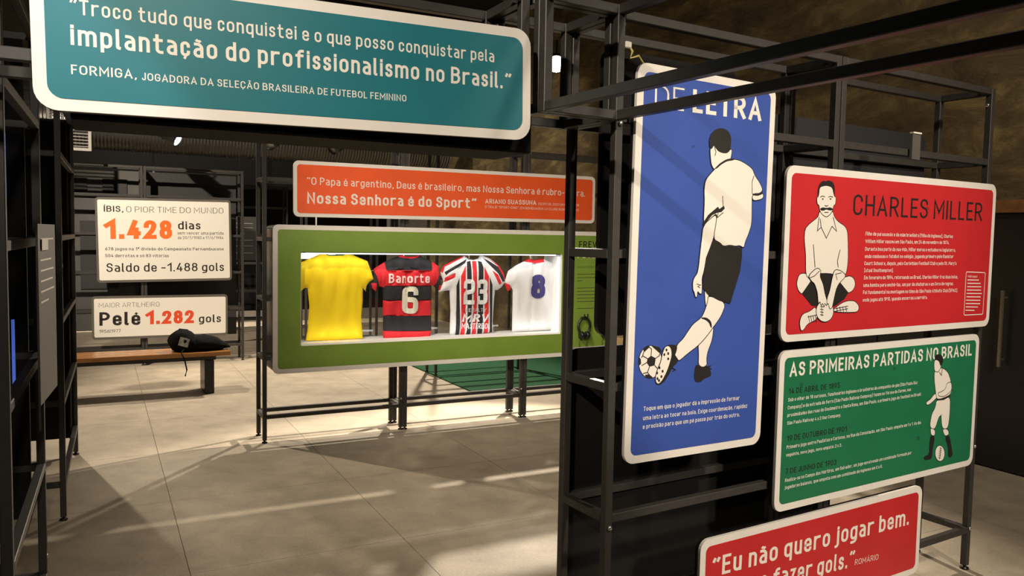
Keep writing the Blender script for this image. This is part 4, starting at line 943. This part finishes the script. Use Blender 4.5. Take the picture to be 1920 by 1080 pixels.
bl = box('light_strip', (-.0035, 0, 0), (.0035, .01, .3), mat('blue_glow', (.12, .25, 1), .5, emit=.35), None, 0)
bl.location = (-1.905, 3.02, .95); bl.name = 'blue_light_strip'; tag(bl, 'thin blue light strip seen behind the near left frame, lower', 'light')
b2 = bl.copy(); COL.objects.link(b2); b2.location = (-1.95, 3.06, 1.72); b2.scale = (1, 1, .8); b2['label'] = 'thin blue light strip seen behind the near left frame, upper'

# ---------------------------------------------------------------- bench and backpack
B = Fr((-2.78, 7.83), 29)
be = thing('bench', 'long wooden bench on a black steel base in front of the white signs', 'bench', B.pt(0, 0, 0), 29)
bw = bpy.data.materials.new('bench_wood'); bw.use_nodes = True; nt = bw.node_tree; b_ = nt.nodes['Principled BSDF']
tc = nt.nodes.new('ShaderNodeTexCoord'); mp = nt.nodes.new('ShaderNodeMapping'); mp.inputs['Scale'].default_value = (1.2, 22, 22)
n_ = nt.nodes.new('ShaderNodeTexNoise'); n_.inputs['Scale'].default_value = 3; n_.inputs['Detail'].default_value = 5
cr = nt.nodes.new('ShaderNodeValToRGB'); cr.color_ramp.elements[0].position = .3; cr.color_ramp.elements[0].color = (.30, .12, .03, 1); cr.color_ramp.elements[1].position = .7; cr.color_ramp.elements[1].color = (.50, .23, .07, 1)
nt.links.new(tc.outputs['Object'], mp.inputs['Vector']); nt.links.new(mp.outputs[0], n_.inputs['Vector']); nt.links.new(n_.outputs['Fac'], cr.inputs['Fac']); nt.links.new(cr.outputs[0], b_.inputs['Base Color']); b_.inputs['Roughness'].default_value = .22
for i in range(3): box('seat_plank', (-2.3, i * .132, .378), (0, i * .132 + .13, .42), bw, be, .004)
box('underframe', (-2.2, .05, .335), (-.13, .34, .377), BLACK, be, .003)
for x in (-.24, -2.2):
    box('leg', (x, .04, 0), (x + .09, .35, .334), BLACK, be, .004)
bp = thing('backpack', 'black backpack lying on the right end of the bench', 'backpack', B.pt(-.3, .18, .42), 29)
CL = mat('nylon_black', (.0035, .0035, .004), .85, bump=.3, scale=18, spec=.15)
def blob(name, parts, m_, parent):
    bm = bmesh.new(); bmesh.ops.create_icosphere(bm, subdivisions=4, radius=1)
    for v in bm.verts:
        d = v.co.normalized(); best = 0
        for (cx, cy, cz, rx, ry, rz) in parts:
            # radial distance from origin to the far side of each ellipsoid
            A = (d.x / rx) ** 2 + (d.y / ry) ** 2 + (d.z / rz) ** 2; Bq = -2 * (d.x * cx / rx ** 2 + d.y * cy / ry ** 2 + d.z * cz / rz ** 2)
            Cq = (cx / rx) ** 2 + (cy / ry) ** 2 + (cz / rz) ** 2 - 1; D_ = Bq * Bq - 4 * A * Cq
            if D_ > 0: best = max(best, (-Bq + math.sqrt(D_)) / (2 * A))
        best *= 1 + .07 * noise.noise(d * 3.1) + .05 * noise.noise(d * 7)
        v.co = d * best
        if v.co.z < -.06: v.co.z = -.06 + (v.co.z + .06) * .02
    o = fin(name, bm, m_, parent, True); o.location = (0, 0, .062); return o
blob('bag_body', [(-.12, 0, .03, .13, .15, .12), (.05, 0, -.0, .2, .14, .09), (.2, 0, -.03, .12, .1, .045)], CL, bp)
bm = bmesh.new(); path(bm, [(.2, -.06, .05), (.27, -.08, .045), (.31, -.06, .03), (.29, -.03, .02), (.22, 0, .03)], .008, 6); fin('carry_strap', bm, CL, bp, True)
bm = bmesh.new(); path(bm, [(-.1, -.12, .06), (-.16, -.2, .012), (-.13, -.205, -.06), (-.11, -.205, -.16), (-.125, -.2, -.22)], .007, 6); fin('hanging_strap', bm, CL, bp, True)
pq = box('pocket_patch', (-.045, 0, 0), (.045, .004, .085), mat('patch_grey', (.34, .32, .29), .5, var=.4, scale=40), bp); pq.location = (-.14, -.158, .065); pq.rotation_euler = (math.radians(-14), math.radians(18), 0)
bm = bmesh.new(); path(bm, [(-.2, .0, .16), (-.15, 0, .215), (-.08, 0, .205), (-.04, 0, .165)], .009, 6); fin('top_handle', bm, CL, bp, True)

# ---------------------------------------------------------------- things beyond
def spiral_duct(loc, yaw, L, r, label, m_):
    n = int(L / .045); prof = []
    t = thing('spiral_duct', label, 'duct', loc, yaw)
    for i in range(n + 1):
        x = L * i / n; prof += [(r, x), (r * 1.0, x + L / n * .62), (r * 1.035, x + L / n * .7), (r * 1.035, x + L / n * .88)]
    o = lathe('duct_tube', prof, m_, t, 28); o.rotation_euler = (0, math.radians(90), 0); o['kind'] = 'stuff'; del o['kind']
    return t
GALV = mat('galvanised', (.22, .205, .19), .38, .85)
dd = FP.pt(-1.8, 2.4, 3.0)
sd_ = spiral_duct(dd, 28, 6.6, .28, 'large ribbed metal air duct above the white signs', GALV)
for x in (.9, 2.9, 4.9):
    bm = bmesh.new(); cyl_between(bm, (x, 0, .28), (x, 0, 2.15), .006, 6); fin('suspension_rod', bm, ZINC, sd_)
spiral_duct(FR.pt(-.3, 4.6, 3.0), 31, 1.5, .3, 'ribbed metal duct seen above the overhead frame near the lit spotlight', GALV)
vg = thing('air_grille', 'slatted air grille on the duct above the left end of the bench', 'grille', FP.pt(-.95, -.4, 2.45), 28)
bm = bmesh.new(); 
for a, b in (((0, 0, 0), (.42, .03, .03)), ((0, 0, .52), (.42, .03, .55)), ((0, 0, .03), (.03, .03, .52)), ((.39, 0, .03), (.42, .03, .52))): boxm(bm, a, b)
for x in (.02, .4): cyl_between(bm, (x, .015, .55), (x, .015, 2.74), .004, 6)
fin('grille_frame', bm, mat('grille_grey', (.3, .28, .25), .5), vg)
for i in range(14): box('slat', (.03, .006, .04 + i * .0345), (.39, .024, .052 + i * .0345), mat('slat_grey', (.16, .15, .14), .5), vg)
# black hanging screens with a lit strip of wall showing beneath
for i, u in enumerate((-4.4, -3.1, -1.8, -.5, .8, 2.1, 3.4)):
    o = box('hanging_screen', (0, 0, .27), (1.27, .04, 3.4), MATTE, None, .004); o.location = FM.pt(u + .64, 14.0, .27); o.rotation_euler.z = math.radians(27.5)
    tag(o, 'tall black hanging screen in front of the far wall', 'screen', 'black screens in front of the far wall')
wl = bpy.data.lights.new('screen_backlight', 'AREA'); wl.shape = 'RECTANGLE'; wl.size = 8; wl.size_y = .1; wl.energy = 260; wl.color = WARM
wo = bpy.data.objects.new('screen_backlight', wl); COL.objects.link(wo); wo.location = FM.pt(0, 14.3, 2.6); wo.rotation_euler = (0, 0, math.radians(27.5))
# dark text panel half hidden behind the frame
gp = thing('text_sign', 'dark grey text panel glimpsed between the white signs and the shirt case', 'sign', FP.pt(.95, 1.5, 1.2), 28)
plate('board', rrect(0, 0, .62, .62, .03), 0, .02, mat('panel_charcoal', (.05, .047, .045), .6), gp)
ink = Ink(); setline(ink, 'Garrincha', .06, .36, .43, .36, .05, 12, -.002)
for i in range(5):
    z = (.52, .46, .28, .2, .1)[i]; k = len(ink.v); ink.v += [(.06, -.002, z), (.55, -.002, z), (.55, -.002, z + .008), (.06, -.002, z + .008)]; ink.f.append((k, k + 1, k + 2, k + 3))
pyd('lettering', ink.v, ink.f, mat('dim_print', (.34, .32, .29), .6), gp)
# frame standing beyond the case
gD = 'black steel frames standing beyond the shirt case'
mD = module(FC, 2.3, 3.4, 2.2, 2.5, 'black steel frame beyond the right end of the shirt case, by the turf', gD, (.2, 1.1, 2.0, 2.9), z1=2.95); mD.location.z = .0165
module(FC, 1.3, 2.28, 4.2, 4.5, 'black steel frame far behind the middle of the shirt case', gD, (.2, 1.1, 2.0, 2.334))
module(FP, 1.3, 2.3, 2.9, 3.2, 'black steel frame far beyond the end of the bench', gD)
# a wooden table top beyond the blue panel
tb = thing('side_table', 'wooden topped table glimpsed behind the frames between the blue and green panels', 'table', FR.pt(-.55, 4.5, 0), 31.7)
tb.location = (.93, 6.5, 0)
box('table_top', (0, 0, .72), (1.6, .2, .78), mat('pale_wood', (.42, .28, .13), .5, var=.2), tb, .004)
for x in (.03, 1.52):
    for y in (.02, .13): box('leg', (x, y, 0), (x + .05, y + .05, .719), BLACK, tb)

# ---------------------------------------------------------------- spotlights that can be seen
def fixture(loc, to, label, r=.07, L=.2, lit=0, power=0, ang=50):
    t = thing('spotlight', label, 'spotlight', loc, 0, None)
    t.rotation_euler = (Vector(to) - Vector(loc)).to_track_quat('-Z', 'Y').to_euler()
    lathe('lamp_body', [(0, L), (r * .7, L), (r, L * .75), (r, .0), (r * .92, .0), (r * .92, .03), (0, .03)], BLACK, t, 20)
    m_ = mat('lamp_lens_%g' % lit, (1, .9, .7), .4, emit=lit) if lit else mat('lamp_glass', (.3, .28, .25), .1)
    o = lathe('lens', [(0, .022), (r * .9, .022), (r * .9, .029), (0, .029)], m_, t, 20)
    bm = bmesh.new(); cyl_between(bm, (0, r + .01, L * .5), (0, r + .16, L * .5), .01); cyl_between(bm, (-r * .4, r + .01, L * .5), (r * .4, r + .01, L * .5), .008); fin('bracket', bm, BLACK, t)
    return t
fixture((.447, 9.0, 3.535), (0, 0, 1.8), 'lit spotlight glaring beside the right end of the teal sign', .1, .2, 60)
fixture((-3.77, 9.0, 2.61), (-1.6, 8.75, 1.4), 'lit tilted spotlight under the left part of the teal sign', .075, .32, 45)
fixture((-2.95, 9.6, 2.66), (-3.6, 8.4, 1.8), 'unlit grey spotlight left of the orange sign, before the duct', .09, .26)
fixture((-2.2, 9.6, 2.62), (-3.4, 8.6, 1.6), 'unlit black spotlight above the left end of the orange sign', .09, .26)
cl = thing('clamp_lamp', 'small black clamp lamp with a yellow cable by the top of the blue sign', 'lamp', (.40, 2.98, 2.2))
cl.rotation_euler = (0, 0, math.radians(32))
box('lamp_head', (-.05, -.04, .0), (.05, .04, .06), BLACK, cl, .006).rotation_euler = (math.radians(25), math.radians(20), 0)
box('clamp', (-.012, -.02, .1), (.018, .01, .125), mat('clamp_pale', (.6, .58, .5), .5), cl, .004)
bm = bmesh.new(); path(bm, [(.01, 0, .12), (.02, -.02, .09), (.0, -.03, .06), (.04, -.03, .075), (.07, -.02, .055), (.1, 0, .05)], .005, 6); fin('cable', bm, mat('cable_yellow', (.5, .42, .12), .5), cl, True)
bk = thing('mounting_bracket', 'small grey bracket with its lit top edge painted cream above the red sign', 'bracket', FR.pt(1.62, -.02, 1.97), 31.74)
box('plate', (0, 0, 0), (.06, .012, .11), mat('bracket_grey', (.09, .085, .08), .5), bk); box('edge', (0, -.004, .1105), (.06, .014, .117), CREAM, bk)  # cream edge paints the light caught along the bracket's top
